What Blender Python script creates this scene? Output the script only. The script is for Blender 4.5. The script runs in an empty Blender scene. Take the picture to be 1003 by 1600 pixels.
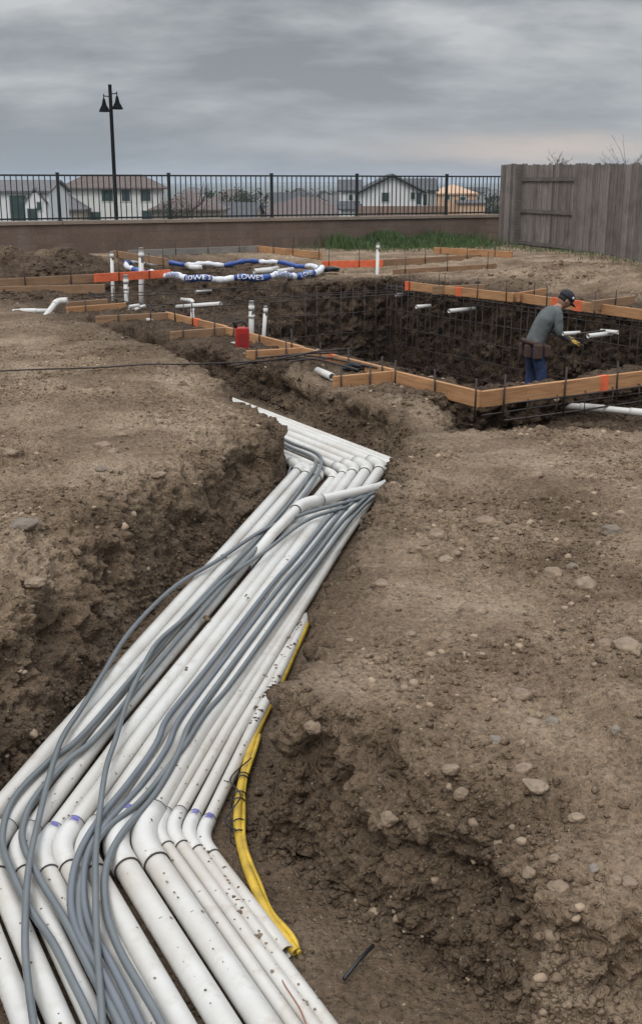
import bpy, bmesh, math, random
import numpy as np
from mathutils import Vector, Matrix
random.seed(7)
rng = np.random.default_rng(11)
scene = bpy.context.scene
C = scene.collection
R = math.radians

# ------------------------------------------------------------------ camera
F_PX, CX, CY, H = 1750.0, 501.5, 800.0, 1.70          # photo is 1003 x 1600
PITCH = math.atan(515.0 / 1750.0)
SP, CP = math.sin(PITCH), math.cos(PITCH)
cd = bpy.data.cameras.new('camera'); cam = bpy.data.objects.new('camera', cd); C.objects.link(cam)
cam.location = (0, 0, H); cam.rotation_euler = (math.pi / 2 - PITCH, 0, 0)
cd.sensor_fit = 'VERTICAL'; cd.sensor_height = 36.0; cd.lens = 36.0 * F_PX / 1600.0
cd.clip_start = 0.05; cd.clip_end = 20000
scene.camera = cam

# ------------------------------------------------------------------ world, sun, exposure
SUN_EL, SUN_AZ = R(52), R(-155)
world = bpy.data.worlds.new('World'); scene.world = world; world.use_nodes = True
nt = world.node_tree; nt.nodes.clear()
def N(tree, kind, **kw):
    n = tree.nodes.new(kind)
    for k, v in kw.items():
        if k.startswith('i_'):
            n.inputs[k[2:].replace('_', ' ')].default_value = v
        else: setattr(n, k, v)
    return n
L = nt.links.new
sky = N(nt, 'ShaderNodeTexSky', sky_type='NISHITA', sun_disc=False)
sky.sun_elevation = SUN_EL; sky.sun_rotation = SUN_AZ; sky.air_density = 1.4; sky.dust_density = 2.0
bg1 = N(nt, 'ShaderNodeBackground'); bg1.inputs[1].default_value = 0.08
L(sky.outputs[0], bg1.inputs[0])
tc = N(nt, 'ShaderNodeTexCoord'); sep = N(nt, 'ShaderNodeSeparateXYZ'); L(tc.outputs['Generated'], sep.inputs[0])
def M_(tree, op, a, b=None, c=None, clamp=False):
    n = tree.nodes.new('ShaderNodeMath'); n.operation = op; n.use_clamp = clamp
    for i, v in enumerate((a, b, c)):
        if v is None: continue
        if isinstance(v, (int, float)): n.inputs[i].default_value = v
        else: tree.links.new(v, n.inputs[i])
    return n.outputs[0]
zc = M_(nt, 'ADD', M_(nt, 'MAXIMUM', sep.outputs[2], 0.0), 0.32)
cx_ = M_(nt, 'DIVIDE', sep.outputs[0], zc); cy_ = M_(nt, 'DIVIDE', sep.outputs[1], zc)
comb = N(nt, 'ShaderNodeCombineXYZ'); L(cx_, comb.inputs[0]); L(M_(nt, 'MULTIPLY', cy_, 1.7), comb.inputs[1]); comb.inputs[2].default_value = 3.7
n1 = N(nt, 'ShaderNodeTexNoise'); n1.inputs['Scale'].default_value = 1.75; n1.inputs['Detail'].default_value = 6; n1.inputs['Roughness'].default_value = .52; n1.inputs['Distortion'].default_value = .15
L(comb.outputs[0], n1.inputs['Vector'])
n2 = N(nt, 'ShaderNodeTexNoise'); n2.inputs['Scale'].default_value = 4.6; n2.inputs['Detail'].default_value = 5; n2.inputs['Roughness'].default_value = .55
L(comb.outputs[0], n2.inputs['Vector'])
nsum = M_(nt, 'ADD', M_(nt, 'MULTIPLY', n1.outputs['Fac'], .7), M_(nt, 'MULTIPLY', n2.outputs['Fac'], .3))
cr = N(nt, 'ShaderNodeValToRGB'); L(nsum, cr.inputs[0])
cr.color_ramp.elements[0].position = .40; cr.color_ramp.elements[0].color = (.20, .215, .235, 1)
cr.color_ramp.elements[1].position = .61; cr.color_ramp.elements[1].color = (.47, .475, .485, 1)
e = cr.color_ramp.elements.new(.50); e.color = (.31, .323, .343, 1)
# the overcast sky is flatter and bluer low down, and brighter towards the zenith
low = N(nt, 'ShaderNodeMixRGB'); low.blend_type = 'MIX'
lf = N(nt, 'ShaderNodeMapRange'); L(sep.outputs[2], lf.inputs[0]); lf.inputs[1].default_value = .02; lf.inputs[2].default_value = .13; lf.inputs[3].default_value = .6; lf.inputs[4].default_value = 0; lf.clamp = True
L(lf.outputs[0], low.inputs[0]); L(cr.outputs[0], low.inputs[1]); low.inputs[2].default_value = (.27, .305, .345, 1)
# warm break in the cloud low on the right
wx = M_(nt, 'DIVIDE', M_(nt, 'SUBTRACT', sep.outputs[0], .19), .13); wz = M_(nt, 'DIVIDE', M_(nt, 'SUBTRACT', sep.outputs[2], .026), .013)
wn = M_(nt, 'MULTIPLY', M_(nt, 'SUBTRACT', n2.outputs['Fac'], .5), 2.2)
wz2 = M_(nt, 'ADD', wz, wn)
g = M_(nt, 'EXPONENT', M_(nt, 'MULTIPLY', M_(nt, 'ADD', M_(nt, 'MULTIPLY', wx, wx), M_(nt, 'MULTIPLY', wz2, wz2)), -1.0))
warm = N(nt, 'ShaderNodeMixRGB'); L(M_(nt, 'MULTIPLY', g, .8), warm.inputs[0]); L(low.outputs[0], warm.inputs[1]); warm.inputs[2].default_value = (.56, .48, .43, 1)
zen = N(nt, 'ShaderNodeMapRange'); L(sep.outputs[2], zen.inputs[0]); zen.inputs[1].default_value = .22; zen.inputs[2].default_value = .9; zen.inputs[3].default_value = 1.0; zen.inputs[4].default_value = 5.0
bg2 = N(nt, 'ShaderNodeBackground'); L(warm.outputs[0], bg2.inputs[0]); L(zen.outputs[0], bg2.inputs[1])
mx = N(nt, 'ShaderNodeMixShader'); mx.inputs[0].default_value = .93
L(bg1.outputs[0], mx.inputs[1]); L(bg2.outputs[0], mx.inputs[2])
wo = N(nt, 'ShaderNodeOutputWorld'); L(mx.outputs[0], wo.inputs[0])
sd = bpy.data.lights.new('sun', 'SUN'); sun = bpy.data.objects.new('sun', sd); C.objects.link(sun)
sd.energy = 1.1; sd.angle = R(22); sd.color = (1, .97, .92)
sun.rotation_euler = Vector((math.sin(SUN_AZ) * math.cos(SUN_EL), math.cos(SUN_AZ) * math.cos(SUN_EL), math.sin(SUN_EL))).to_track_quat('Z', 'Y').to_euler()
vs = scene.view_settings; vs.view_transform = 'Standard'; vs.look = 'None'; vs.gamma = 1; vs.exposure = 0.28
scene.cycles.volume_bounces = 0

# ------------------------------------------------------------------ helpers
def ray(px, py):
    a, b = (px - CX) / F_PX, (CY - py) / F_PX
    return a, CP + b * SP, -SP + b * CP
def at_z(px, py, z):
    dx, dy, dz = ray(px, py); t = (z - H) / dz
    return Vector((dx * t, dy * t, z))
def at_y(px, py, y):
    dx, dy, dz = ray(px, py); t = y / dy
    return Vector((dx * t, y, H + dz * t))
Z0, SL = -0.605, 0.031                                   # trench bed: z = Z0 + SL*y
def bed(y): return Z0 + SL * y
def at_bed(px, py, h=0.0):
    dx, dy, dz = ray(px, py); t = (Z0 + h - H) / (dz - SL * dy)
    return Vector((dx * t, dy * t, H + dz * t))
def tag(o, label, cat, group=None, kind=None):
    if label: o['label'] = label
    if cat: o['category'] = cat
    if group: o['group'] = group
    if kind: o['kind'] = kind
    return o
def thing(name, loc, label, cat, group=None, rz=0):
    o = bpy.data.objects.new(name, None); C.objects.link(o); o.location = loc; o.rotation_euler.z = rz
    o.empty_display_size = .1
    return tag(o, label, cat, group)
class MB:
    def __init__(s): s.v = []; s.f = []
    def add(s, vs_, fs):
        n = len(s.v); s.v += [tuple(v) for v in vs_]; s.f += [tuple(i + n for i in f) for f in fs]; return s
    def box(s, c, size, mat=None):
        x, y, z = [q / 2 for q in size]
        vs_ = [Vector((i * x, j * y, k * z)) for k in (-1, 1) for j in (-1, 1) for i in (-1, 1)]
        if mat is not None: vs_ = [mat @ v for v in vs_]
        c = Vector(c)
        return s.add([v + c for v in vs_], [(0, 2, 3, 1), (4, 5, 7, 6), (0, 1, 5, 4), (2, 6, 7, 3), (0, 4, 6, 2), (1, 3, 7, 5)])
    def beam(s, a, b, h, w, drop=True):
        """board from a to b (points on its top edge centre), height h (down), width w"""
        a, b = Vector(a), Vector(b); d = (b - a); n = Vector((-d.y, d.x, 0)).normalized() * w / 2; dn = Vector((0, 0, -h))
        vs_ = [a - n + dn, a + n + dn, b + n + dn, b - n + dn, a - n, a + n, b + n, b - n]
        return s.add(vs_, [(0, 1, 2, 3), (4, 7, 6, 5), (0, 4, 5, 1), (2, 6, 7, 3), (1, 5, 6, 2), (0, 3, 7, 4)])
    def tube(s, pts, r, n=12, closed=False, hollow=0.0, cap=True):
        pts = [Vector(p) for p in pts]
        m = len(pts); rr = r if isinstance(r, (list, tuple)) else [r] * m
        T = []
        for i in range(m):
            a = pts[(i - 1) % m] if closed or i > 0 else pts[0]; b = pts[(i + 1) % m] if closed or i < m - 1 else pts[-1]
            T.append((b - a).normalized())
        up = Vector((0, 0, 1)) if abs(T[0].z) < .95 else Vector((1, 0, 0))
        u = T[0].cross(up).normalized(); vs_ = []
        for i in range(m):
            u = (u - T[i] * u.dot(T[i])).normalized(); w = T[i].cross(u)
            for k in range(n):
                th = 2 * math.pi * k / n; vs_.append(pts[i] + (u * math.cos(th) + w * math.sin(th)) * rr[i])
        fs = []
        for i in range(m if closed else m - 1):
            j = (i + 1) % m
            for k in range(n):
                k2 = (k + 1) % n; fs.append((i * n + k, i * n + k2, j * n + k2, j * n + k))
        if not closed:
            if hollow > 0:
                for (e_, sgn) in ((0, 1), (m - 1, -1)):
                    base = len(vs_); c = pts[e_]
                    ring = [vs_[e_ * n + k] for k in range(n)]
                    vs_ += [c + (q - c) * hollow for q in ring]
                    dp = T[e_] * sgn * rr[e_] * 3
                    vs_ += [c + (q - c) * hollow + dp for q in ring]
                    for k in range(n):
                        k2 = (k + 1) % n
                        fs.append((e_ * n + k, base + k, base + k2, e_ * n + k2) if sgn == 1 else (e_ * n + k2, base + k2, base + k, e_ * n + k))
                        fs.append((base + k, base + n + k, base + n + k2, base + k2) if sgn == 1 else (base + k2, base + n + k2, base + n + k, base + k))
                    fs.append(tuple(range(base + n, base + 2 * n)))
            elif cap:
                fs.append(tuple(range(n - 1, -1, -1))); fs.append(tuple((m - 1) * n + k for k in range(n)))
        return s.add(vs_, fs)
    def lathe(s, c, prof, n=20, M=None):
        c = Vector(c); vs_ = []
        for (r_, z) in prof:
            for k in range(n):
                th = 2 * math.pi * k / n; v = Vector((r_ * math.cos(th), r_ * math.sin(th), z)); vs_.append(c + (M @ v if M else v))
        fs = [(i * n + k, i * n + (k + 1) % n, (i + 1) * n + (k + 1) % n, (i + 1) * n + k) for i in range(len(prof) - 1) for k in range(n)]
        fs.append(tuple(range(n - 1, -1, -1))); fs.append(tuple((len(prof) - 1) * n + k for k in range(n)))
        return s.add(vs_, fs)
    def build(s, name, m, parent=None, smooth=False, loc=None, bevel=0):
        off = Vector(parent.matrix_world.translation) if parent else Vector(loc or (0, 0, 0))
        if parent:
            off = Vector((0, 0, 0)); p = parent
            while p: off += Vector(p.location); p = p.parent
        me = bpy.data.meshes.new(name); me.from_pydata([(v[0] - off.x, v[1] - off.y, v[2] - off.z) for v in s.v], [], s.f)
        me.validate(); me.materials.append(m)
        if smooth:
            me.polygons.foreach_set('use_smooth', [len(p.vertices) <= 4 for p in me.polygons])
        o = bpy.data.objects.new(name, me); C.objects.link(o)
        if parent: o.parent = parent
        else: o.location = off
        if bevel:
            b = o.modifiers.new('bevel', 'BEVEL'); b.width = bevel; b.segments = 2; b.limit_method = 'ANGLE'
        return o
def catmull(pts, per=8, closed=False):
    P = [Vector(p) for p in pts]; out = []; n = len(P)
    rngs = range(n if closed else n - 1)
    for i in rngs:
        p1, p2 = P[i], P[(i + 1) % n]
        p0 = P[i - 1] if (i > 0 or closed) else p1 * 2 - p2
        p3 = P[(i + 2) % n] if (i + 2 < n or closed) else p2 * 2 - p1
        for k in range(per):
            t = k / per
            out.append(.5 * ((2 * p1) + (p2 - p0) * t + (2 * p0 - 5 * p1 + 4 * p2 - p3) * t * t + (3 * p1 - p0 - 3 * p2 + p3) * t ** 3))
    if not closed: out.append(P[-1])
    return out
def fillet(a, b, c, r, n=7):
    """points round corner b between a and c"""
    a, b, c = Vector(a), Vector(b), Vector(c); p = b + (a - b).normalized() * r; q = b + (c - b).normalized() * r
    return [(p * (1 - t) ** 2 + b * 2 * t * (1 - t) + q * t * t) for t in [i / n for i in range(n + 1)]]

# ------------------------------------------------------------------ numpy noise
_P = rng.permutation(256).astype(np.int32); _P = np.concatenate([_P, _P, _P])
_G = rng.normal(size=(256, 3)).astype(np.float32); _G /= np.linalg.norm(_G, axis=1, keepdims=True)
def noise3(x, y, z):
    x = np.asarray(x, np.float32); y = np.asarray(y, np.float32); z = np.asarray(z, np.float32)
    xi = np.floor(x).astype(np.int32); yi = np.floor(y).astype(np.int32); zi = np.floor(z).astype(np.int32)
    xf = x - xi; yf = y - yi; zf = z - zi
    u = xf ** 3 * (xf * (xf * 6 - 15) + 10); v = yf ** 3 * (yf * (yf * 6 - 15) + 10); w = zf ** 3 * (zf * (zf * 6 - 15) + 10)
    xi &= 255; yi &= 255; zi &= 255
    def gr(i, j, k):
        h = _P[_P[_P[(xi + i) & 255] + ((yi + j) & 255)] + ((zi + k) & 255)]
        gg = _G[h]; return gg[..., 0] * (xf - i) + gg[..., 1] * (yf - j) + gg[..., 2] * (zf - k)
    def lp(a, b, t): return a + (b - a) * t
    return 1.6 * lp(lp(lp(gr(0, 0, 0), gr(1, 0, 0), u), lp(gr(0, 1, 0), gr(1, 1, 0), u), v),
                    lp(lp(gr(0, 0, 1), gr(1, 0, 1), u), lp(gr(0, 1, 1), gr(1, 1, 1), u), v), w)
def worley(x, y, z):
    xi = np.floor(x).astype(np.int32); yi = np.floor(y).astype(np.int32); zi = np.floor(z).astype(np.int32)
    f1 = np.full(x.shape, 9.0, np.float32); f2 = f1.copy()
    for i in (-1, 0, 1):
        for j in (-1, 0, 1):
            for k in (-1, 0, 1):
                h = _P[_P[_P[(xi + i) & 255] + ((yi + j) & 255)] + ((zi + k) & 255)]; g_ = _G[h]
                d_ = (x - (xi + i + .5 + .45 * g_[..., 0])) ** 2 + (y - (yi + j + .5 + .45 * g_[..., 1])) ** 2 + (z - (zi + k + .5 + .45 * g_[..., 2])) ** 2
                f2 = np.minimum(f2, np.maximum(f1, d_)); f1 = np.minimum(f1, d_)
    return np.sqrt(f1), np.sqrt(f2)
def n2d(x, y, s, k=0.0): return noise3(np.asarray(x) / s, np.asarray(y) / s, np.full_like(np.asarray(x, dtype=np.float32), k + .37))
def sstep(t): t = np.clip(t, 0, 1); return t * t * (3 - 2 * t)

boards = [
 ((750, 611), (612, 578), .08, 'WOOD', 'near form board meeting the corner, on the left side of the pool'), ((614, 576.5), (471, 542), .08, 'WOOD', 'form board of the pool left side, second from the corner'),
 ((473, 541), (352, 510), .08, 'WOOD', 'form board of the pool left side beside the red box'), ((354, 509), (260, 487), .08, 'WOOD', 'farthest form board of the pool left side'),
 ((752, 611), (1260, 547), .08, 'WOOD', 'long near form board running right from the corner in front of the man'),
 ((521, 588), (618, 579), .075, 'WOOD', 'short side board left of the second form joint'), ((385, 548), (472, 543), .075, 'WOOD', 'short side board in front of the red box'), ((267, 518), (354, 511), .075, 'WOODD', 'short side board left of the red box'),
 ((150, 494), (262, 488), .08, 'WOODD', 'board closing the far left end of the pool side'), ((105, 480), (196, 473), .08, 'WOOD', 'lower of two stacked short boards by the elbow pipe'), ((104, 472), (168, 467), .12, 'WOODD', 'upper of two stacked short boards by the elbow pipe'),
 ((634, 440), (802, 458), .10, 'WOOD', 'far form board of the pool right side'), ((800, 456.5), (1060, 491), .10, 'WOOD', 'form board behind the man, right side of the pool'),
 ((614, 421), (775, 412), .12, 'WOODD', 'dull board parallel to the orange one, beyond the pool'), ((598, 405.5), (800, 395), .2, 'WOODD', 'long board continuing right of the orange board'),
 ((678, 386), (800, 393), .3, 'WOOD', 'short slanting board near the wall grass'), ((676, 447), (757, 444), .10, 'WOODD', 'small board in the hollow beyond the pool edge'), ((810, 457), (853, 450), .12, 'WOOD', 'short cross board behind the man to the left'), ((925, 470), (990, 462), .16, 'WOODD', 'short cross board behind the man to the right'),
 ((-60, 439), (150, 428), .2, 'WOODD', 'upper long board at the left photo edge'), ((-60, 449), (164, 444), .12, 'WOODD', 'lower long board at the left photo edge'), ((178, 391), (262, 404), .32, 'WOODD', 'slanting board in front of the wall, left of the grey one'), ((200, 391), (402, 384), .34, 'GREYW', 'weathered grey board in front of the block wall'), ((401, 383.5), (502, 394), .34, 'WOOD', 'board slanting down from the grey one toward the grass'),
 ((148, 428), (266, 421), .22, 'ORANGE', 'orange painted board behind the standing white pipes at left'), ((503, 408), (598, 406), .2, 'ORANGE', 'orange painted board behind the lone standing white pipe')]
FLATB = [(at_z(*q[0], q[2]), at_z(*q[1], q[2]), q[2]) for q in boards if q[0] != (752, 611)]
ring_px = [(262, 431), (300, 435), (345, 435), (400, 434), (450, 431), (485, 427), (503, 421), (490, 417), (455, 413), (405, 409), (350, 412), (300, 413), (250, 412), (210, 409), (197, 412), (205, 420), (232, 426)]
FLATB += [(at_z(*ring_px[i], .12), at_z(*ring_px[(i + 1) % 17], .12), .16) for i in range(17)]
# ------------------------------------------------------------------ terrain description (world metres)
def bxy(px, py): p = at_bed(px, py); return (p.x, p.y)
FD = Vector((-.54, .84)).normalized()
TR = [bxy(0, 1250), bxy(90, 1140), bxy(180, 1015), bxy(262, 920), bxy(350, 848), bxy(430, 768), bxy(451, 732), (-.26, 8.3), (-.52, 8.75), (-1.15, 10.5), (-1.95, 12.3), (-2.6, 13.7)]
b0 = Vector(bxy(632, 727))
TR += [(-2.95, 14.5), (-2.33, 13.65), (-1.28, 11.9), (-.42, 10.12), (.10, 9.32), tuple(b0)]
for px_, py_ in ((618, 748), (592, 792), (548, 868), (517, 925), (500, 965), (474, 1042), (444, 1104), (430, 1130)):       # lip of the right bank, level with its top
    c_ = at_z(px_, py_, -.03); TR.append((c_.x - .085, c_.y))
TR += [bxy(450, 1345), bxy(510, 1400), bxy(578, 1440), bxy(680, 1503), bxy(768, 1562)]
TR += [(.56, 2.46), (1.2, 2.38), (4, 2.2), (4, -5), (-4, -5), (-3.2, 1.2), (-1.75, 3.0)]
TR = np.array(TR, np.float32)
def sdf_poly(x, y, P):
    d = np.full(x.shape, 1e9, np.float32); inside = np.zeros(x.shape, bool); n = len(P)
    for i in range(n):
        ax, ay = P[i]; bx_, by_ = P[(i + 1) % n]; ex, ey = bx_ - ax, by_ - ay
        t = np.clip(((x - ax) * ex + (y - ay) * ey) / (ex * ex + ey * ey + 1e-9), 0, 1)
        d = np.minimum(d, (x - ax - t * ex) ** 2 + (y - ay - t * ey) ** 2)
        c = ((ay > y) != (by_ > y)) & (x < (bx_ - ax) * (y - ay) / (by_ - ay + 1e-12) + ax)
        inside ^= c
    d = np.sqrt(d); return np.where(inside, -d, d)
PO = Vector((1.36, 9.5)); PU = Vector((.85, .527)).normalized(); PV = Vector((-PU.y, PU.x))      # pool frame
def pool(a, b, z=0.0): p = PO + PU * a + PV * b; return Vector((p.x, p.y, z))
WA, WB = Vector((-7.2, 25.0)), Vector((5.02, 31.3)); WD = (WB - WA).normalized(); WN = Vector((-WD.y, WD.x))
HEAPS = ((-6.2, 22.3, 1.3, .8, .36), (-5.0, 22.9, .9, .6, .22), (-3.9, 23.6, .7, .5, .16), (5.2, 19.2, 1.7, 1.2, .26), (4.3, 20.6, 1.0, .8, .20), (6.6, 17.8, 1.4, 1.4, .36), (-5.6, 17.4, 1.4, .7, .06), (1.9, 8.9, .35, .25, .10))
def heapmask(x, y):
    m = np.zeros(x.shape, np.float32)
    for (px, py, r1, r2, h) in HEAPS: m += np.exp(-((x - px) / r1 / 1.2) ** 2 - ((y - py) / r2 / 1.3) ** 2)
    return np.clip(m, 0, 1)
def base_height(x, y):
    """(height, damp) of the bare ground, without small noise"""
    x = x.astype(np.float32); y = y.astype(np.float32)
    lo = n2d(x, y, 2.2) * .06 + n2d(x, y, .8, 5) * .03
    top = .02 + .12 * sstep((y - 22) / 4) + lo * (1 - .5 * sstep((y - 14) / 4))
    top += .10 * np.exp(-((x + 2.6) / 2.0) ** 2 - ((y - 7.5) / 3.0) ** 2)          # left plateau swells
    top -= .15 * np.exp(-((x - .8) / .7) ** 2 - ((y - 2.5) / .65) ** 2)             # right bank slumps near the pit
    top += .07 * np.exp(-((x + 1.75 - .27 * (y - 4)) / .45) ** 2) * sstep((y - 3.5) / .8) * (1 - sstep((y - 7) / 1))
    top += .07 * np.exp(-((x - 2.3) / 1.2) ** 2 - ((y - 6.0) / 2.2) ** 2)
    top -= .12 * np.exp(-((x - 2.6) / 2.2) ** 2 - ((y - 8.1) / .9) ** 2)
    # spoil heaps
    for (px, py, r1, r2, h) in HEAPS:
        top += h * np.exp(-((x - px) / r1) ** 2 - ((y - py) / r2) ** 2) * (1 + .5 * n2d(x, y, .5, 9))
    for (A, B, zt) in FLATB:                                 # soil graded to the boards and the wrapped ring
        m_ = (x > min(A.x, B.x) - .7) & (x < max(A.x, B.x) + .7) & (y > min(A.y, B.y) - 1.2) & (y < max(A.y, B.y) + .7)
        if not m_.any(): continue
        xm, ym = x[m_], y[m_]; ex, ey = B.x - A.x, B.y - A.y; t_ = np.clip(((xm - A.x) * ex + (ym - A.y) * ey) / (ex * ex + ey * ey), 0, 1)
        qx, qy = xm - A.x - t_ * ex, ym - A.y - t_ * ey; qy = np.where(qy < 0, qy * (.45 if A.y > 16 else .8), qy); w_ = np.exp(-(qx * qx + qy * qy) / .11)
        top[m_] = top[m_] + (np.clip(top[m_], zt - .15, zt - .105) - top[m_]) * np.clip(w_ * 1.3, 0, 1)
    warp = n2d(x, y, .55, 2) * .09 + n2d(x, y, .2, 3) * .035
    top += .05 * np.exp(-((x + 1.7 + .46 * (y - 10.8)) / .5) ** 2) * sstep((y - 9) / 1.5) * (1 - sstep((y - 13.5) / 1.5)) - .07 * np.exp(-((x + .6) / .45) ** 2 - ((y - 8.7) / .6) ** 2)
    d = sdf_poly(x, y, TR) + warp * sstep((y - .5) / 2) - .02
    fl = Z0 + SL * np.clip(y, 1, 16) + n2d(x, y, .5, 7) * .015
    wid = .40 + .10 * n2d(x, y, 1.3, 4) + .12 * np.exp(-((x + 1.5) / .8) ** 2 - ((y - 4.4) / 1.3) ** 2) - .22 * np.exp(-((x - .8) / .8) ** 2 - ((y - 2.5) / .4) ** 2) - .24 * np.exp(-((x + .5) / .6) ** 2 - ((y - 8.2) / .9) ** 2)
    wid = wid - .30 * np.exp(-((x - .174 * (y - 3.6) + .05) / .34) ** 2) * sstep((y - 3.3) / .5)
    wid = wid - .17 * np.exp(-((x - .1) / .5) ** 2 - ((y - 3.5) / 1.3) ** 2); wid = wid * (1 - .62 * sstep((y - 7.9) / .6))
    q = np.clip(d / np.maximum(wid, .12), 0, 1)
    prof = .72 * (1 - (1 - np.clip(q / .62, 0, 1)) ** 2) + .28 * sstep((q - .25) / .75)
    z = fl + (top - fl) * prof
    damp = np.clip(1 - (d - .04) / .26, 0, 1) * (1 - .85 * sstep((x - .52) / .1) * (1 - sstep((y - 2.75) / .2)))
    damp = damp * .62
    # ditch in front of the near form board, where the beam cage lies
    rx, ry = x - PO.x, y - PO.y; ac = rx * PV.x + ry * PV.y
    q2 = np.minimum(np.minimum((y - 7.98) / .22, (-ac + .02) / .12), (x - .80) / .4) + warp * 1.5
    k = sstep(q2); z = np.minimum(z, z * (1 - k) + (-.33 + n2d(x, y, .4, 55) * .07) * k)
    damp = np.maximum(damp, np.clip(k * 1.4, 0, 1))
    # pool excavation
    rx, ry = x - PO.x, y - PO.y; a = rx * PU.x + ry * PU.y; b = rx * PV.x + ry * PV.y
    w2 = warp * .8
    def rect(a_, b_, a0_, a1_, b0_, b1_):
        qa = np.maximum(a0_ - a_, a_ - a1_); qb = np.maximum(b0_ - b_, b_ - b1_)
        return np.where((qa < 0) & (qb < 0), np.maximum(qa, qb), np.sqrt(np.maximum(qa, 0) ** 2 + np.maximum(qb, 0) ** 2))
    dp = rect(a, b, .22, 5.55, .22, 9.2) + w2
    pf = -1.05 - .32 * sstep((b - 1) / 4) - .75 * sstep((b - 5.2) / 2)
    # the left side of the deep end is a sloping ramp of loose soil
    pf = np.maximum(pf, -2.1 + 1.55 * sstep((b - 6.6) / 2.8) * (1 - sstep((a - 2.6) / .9)))
    k = 1 - sstep(dp / .16); z = z * (1 - k) + pf * k
    dp2 = rect(a, b, .2, 3.6, 8.8, 13.2) + w2 * 1.2
    pf2 = -.62 + .3 * sstep((b - 11) / 3) + n2d(x, y, .6, 13) * .07
    k2 = 1 - sstep(dp2 / .5); z = np.where(dp2 < .5, np.minimum(z, z * (1 - k2) + pf2 * k2), z)
    damp = np.maximum(damp, np.clip(1 - (np.minimum(dp, dp2) - .3 - .9 * (x < -.3)) / 1.3, 0, 1))
    # soil round the works to the left is damp too
    damp = np.maximum(damp, .75 * np.exp(-((x + 3.3) / 2.2) ** 2 - ((y - 18.2) / 3.0) ** 2))
    damp = np.clip(damp + n2d(x, y, .7, 21) * .18 * (damp > .02), 0, 1)
    # drop behind the block wall
    wd = (x - WA.x) * WN.x + (y - WA.y) * WN.y
    z = z - 1.6 * sstep((wd - .15) / .3)
    return z, damp, q

# ------------------------------------------------------------------ materials
def mat(name, col, rough=.6, metal=0.0, var=.12, scale=6.0, bump=0.0, bscale=30.0, spec=.5):
    m = bpy.data.materials.new(name); m.use_nodes = True; t = m.node_tree; p = t.nodes['Principled BSDF']
    p.inputs['Roughness'].default_value = rough; p.inputs['Metallic'].default_value = metal; p.inputs['Specular IOR Level'].default_value = spec
    c = t.nodes.new('ShaderNodeTexCoord'); n = t.nodes.new('ShaderNodeTexNoise'); n.inputs['Scale'].default_value = scale; n.inputs['Detail'].default_value = 6; n.inputs['Roughness'].default_value = .62
    t.links.new(c.outputs['Object'], n.inputs['Vector'])
    r_ = t.nodes.new('ShaderNodeValToRGB'); t.links.new(n.outputs['Fac'], r_.inputs[0])
    r_.color_ramp.elements[0].position = .3; r_.color_ramp.elements[1].position = .72
    r_.color_ramp.elements[0].color = tuple(x * (1 - var) for x in col) + (1,); r_.color_ramp.elements[1].color = tuple(min(1, x * (1 + var)) for x in col) + (1,)
    t.links.new(r_.outputs[0], p.inputs['Base Color'])
    if bump:
        n2_ = t.nodes.new('ShaderNodeTexNoise'); n2_.inputs['Scale'].default_value = bscale; n2_.inputs['Detail'].default_value = 5
        t.links.new(c.outputs['Object'], n2_.inputs['Vector']); b = t.nodes.new('ShaderNodeBump'); b.inputs['Strength'].default_value = 1; b.inputs['Distance'].default_value = bump
        t.links.new(n2_.outputs['Fac'], b.inputs['Height']); t.links.new(b.outputs[0], p.inputs['Normal'])
    return m
def pvc_mat(name, base, dirt=.5, spots=True):
    m = mat(name, base, .38, 0, .06, 2.0, .0006, 60); t = m.node_tree; p = t.nodes['Principled BSDF']
    c = t.nodes.new('ShaderNodeTexCoord')
    src = p.inputs['Base Color'].links[0].from_socket
    def layer(scale, lo, hi, col, amt, src, detail=5, stretch=None, rough=.6):
        n = t.nodes.new('ShaderNodeTexNoise'); n.inputs['Scale'].default_value = scale; n.inputs['Detail'].default_value = detail; n.inputs['Roughness'].default_value = rough
        v = c.outputs['Object']
        t.links.new(v, n.inputs['Vector'])
        mr = t.nodes.new('ShaderNodeMapRange'); mr.inputs[1].default_value = lo; mr.inputs[2].default_value = hi; mr.inputs[4].default_value = amt; t.links.new(n.outputs['Fac'], mr.inputs[0])
        mxx = t.nodes.new('ShaderNodeMixRGB'); t.links.new(mr.outputs[0], mxx.inputs[0]); t.links.new(src, mxx.inputs[1]); mxx.inputs[2].default_value = col + (1,)
        return mxx.outputs[0]
    s = layer(2.2, .42, .72, (.36, .31, .25), .75 * dirt, src)
    s = layer(14, .56, .72, (.36, .30, .23), .6 * dirt, s)
    if spots: s = layer(38, .735, .76, (.10, .075, .055), .85, s, 2, rough=.4)
    if spots: s = layer(90, .72, .76, (.13, .10, .075), .7, s, 3)
    t.links.new(s, p.inputs['Base Color'])
    return m
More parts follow.
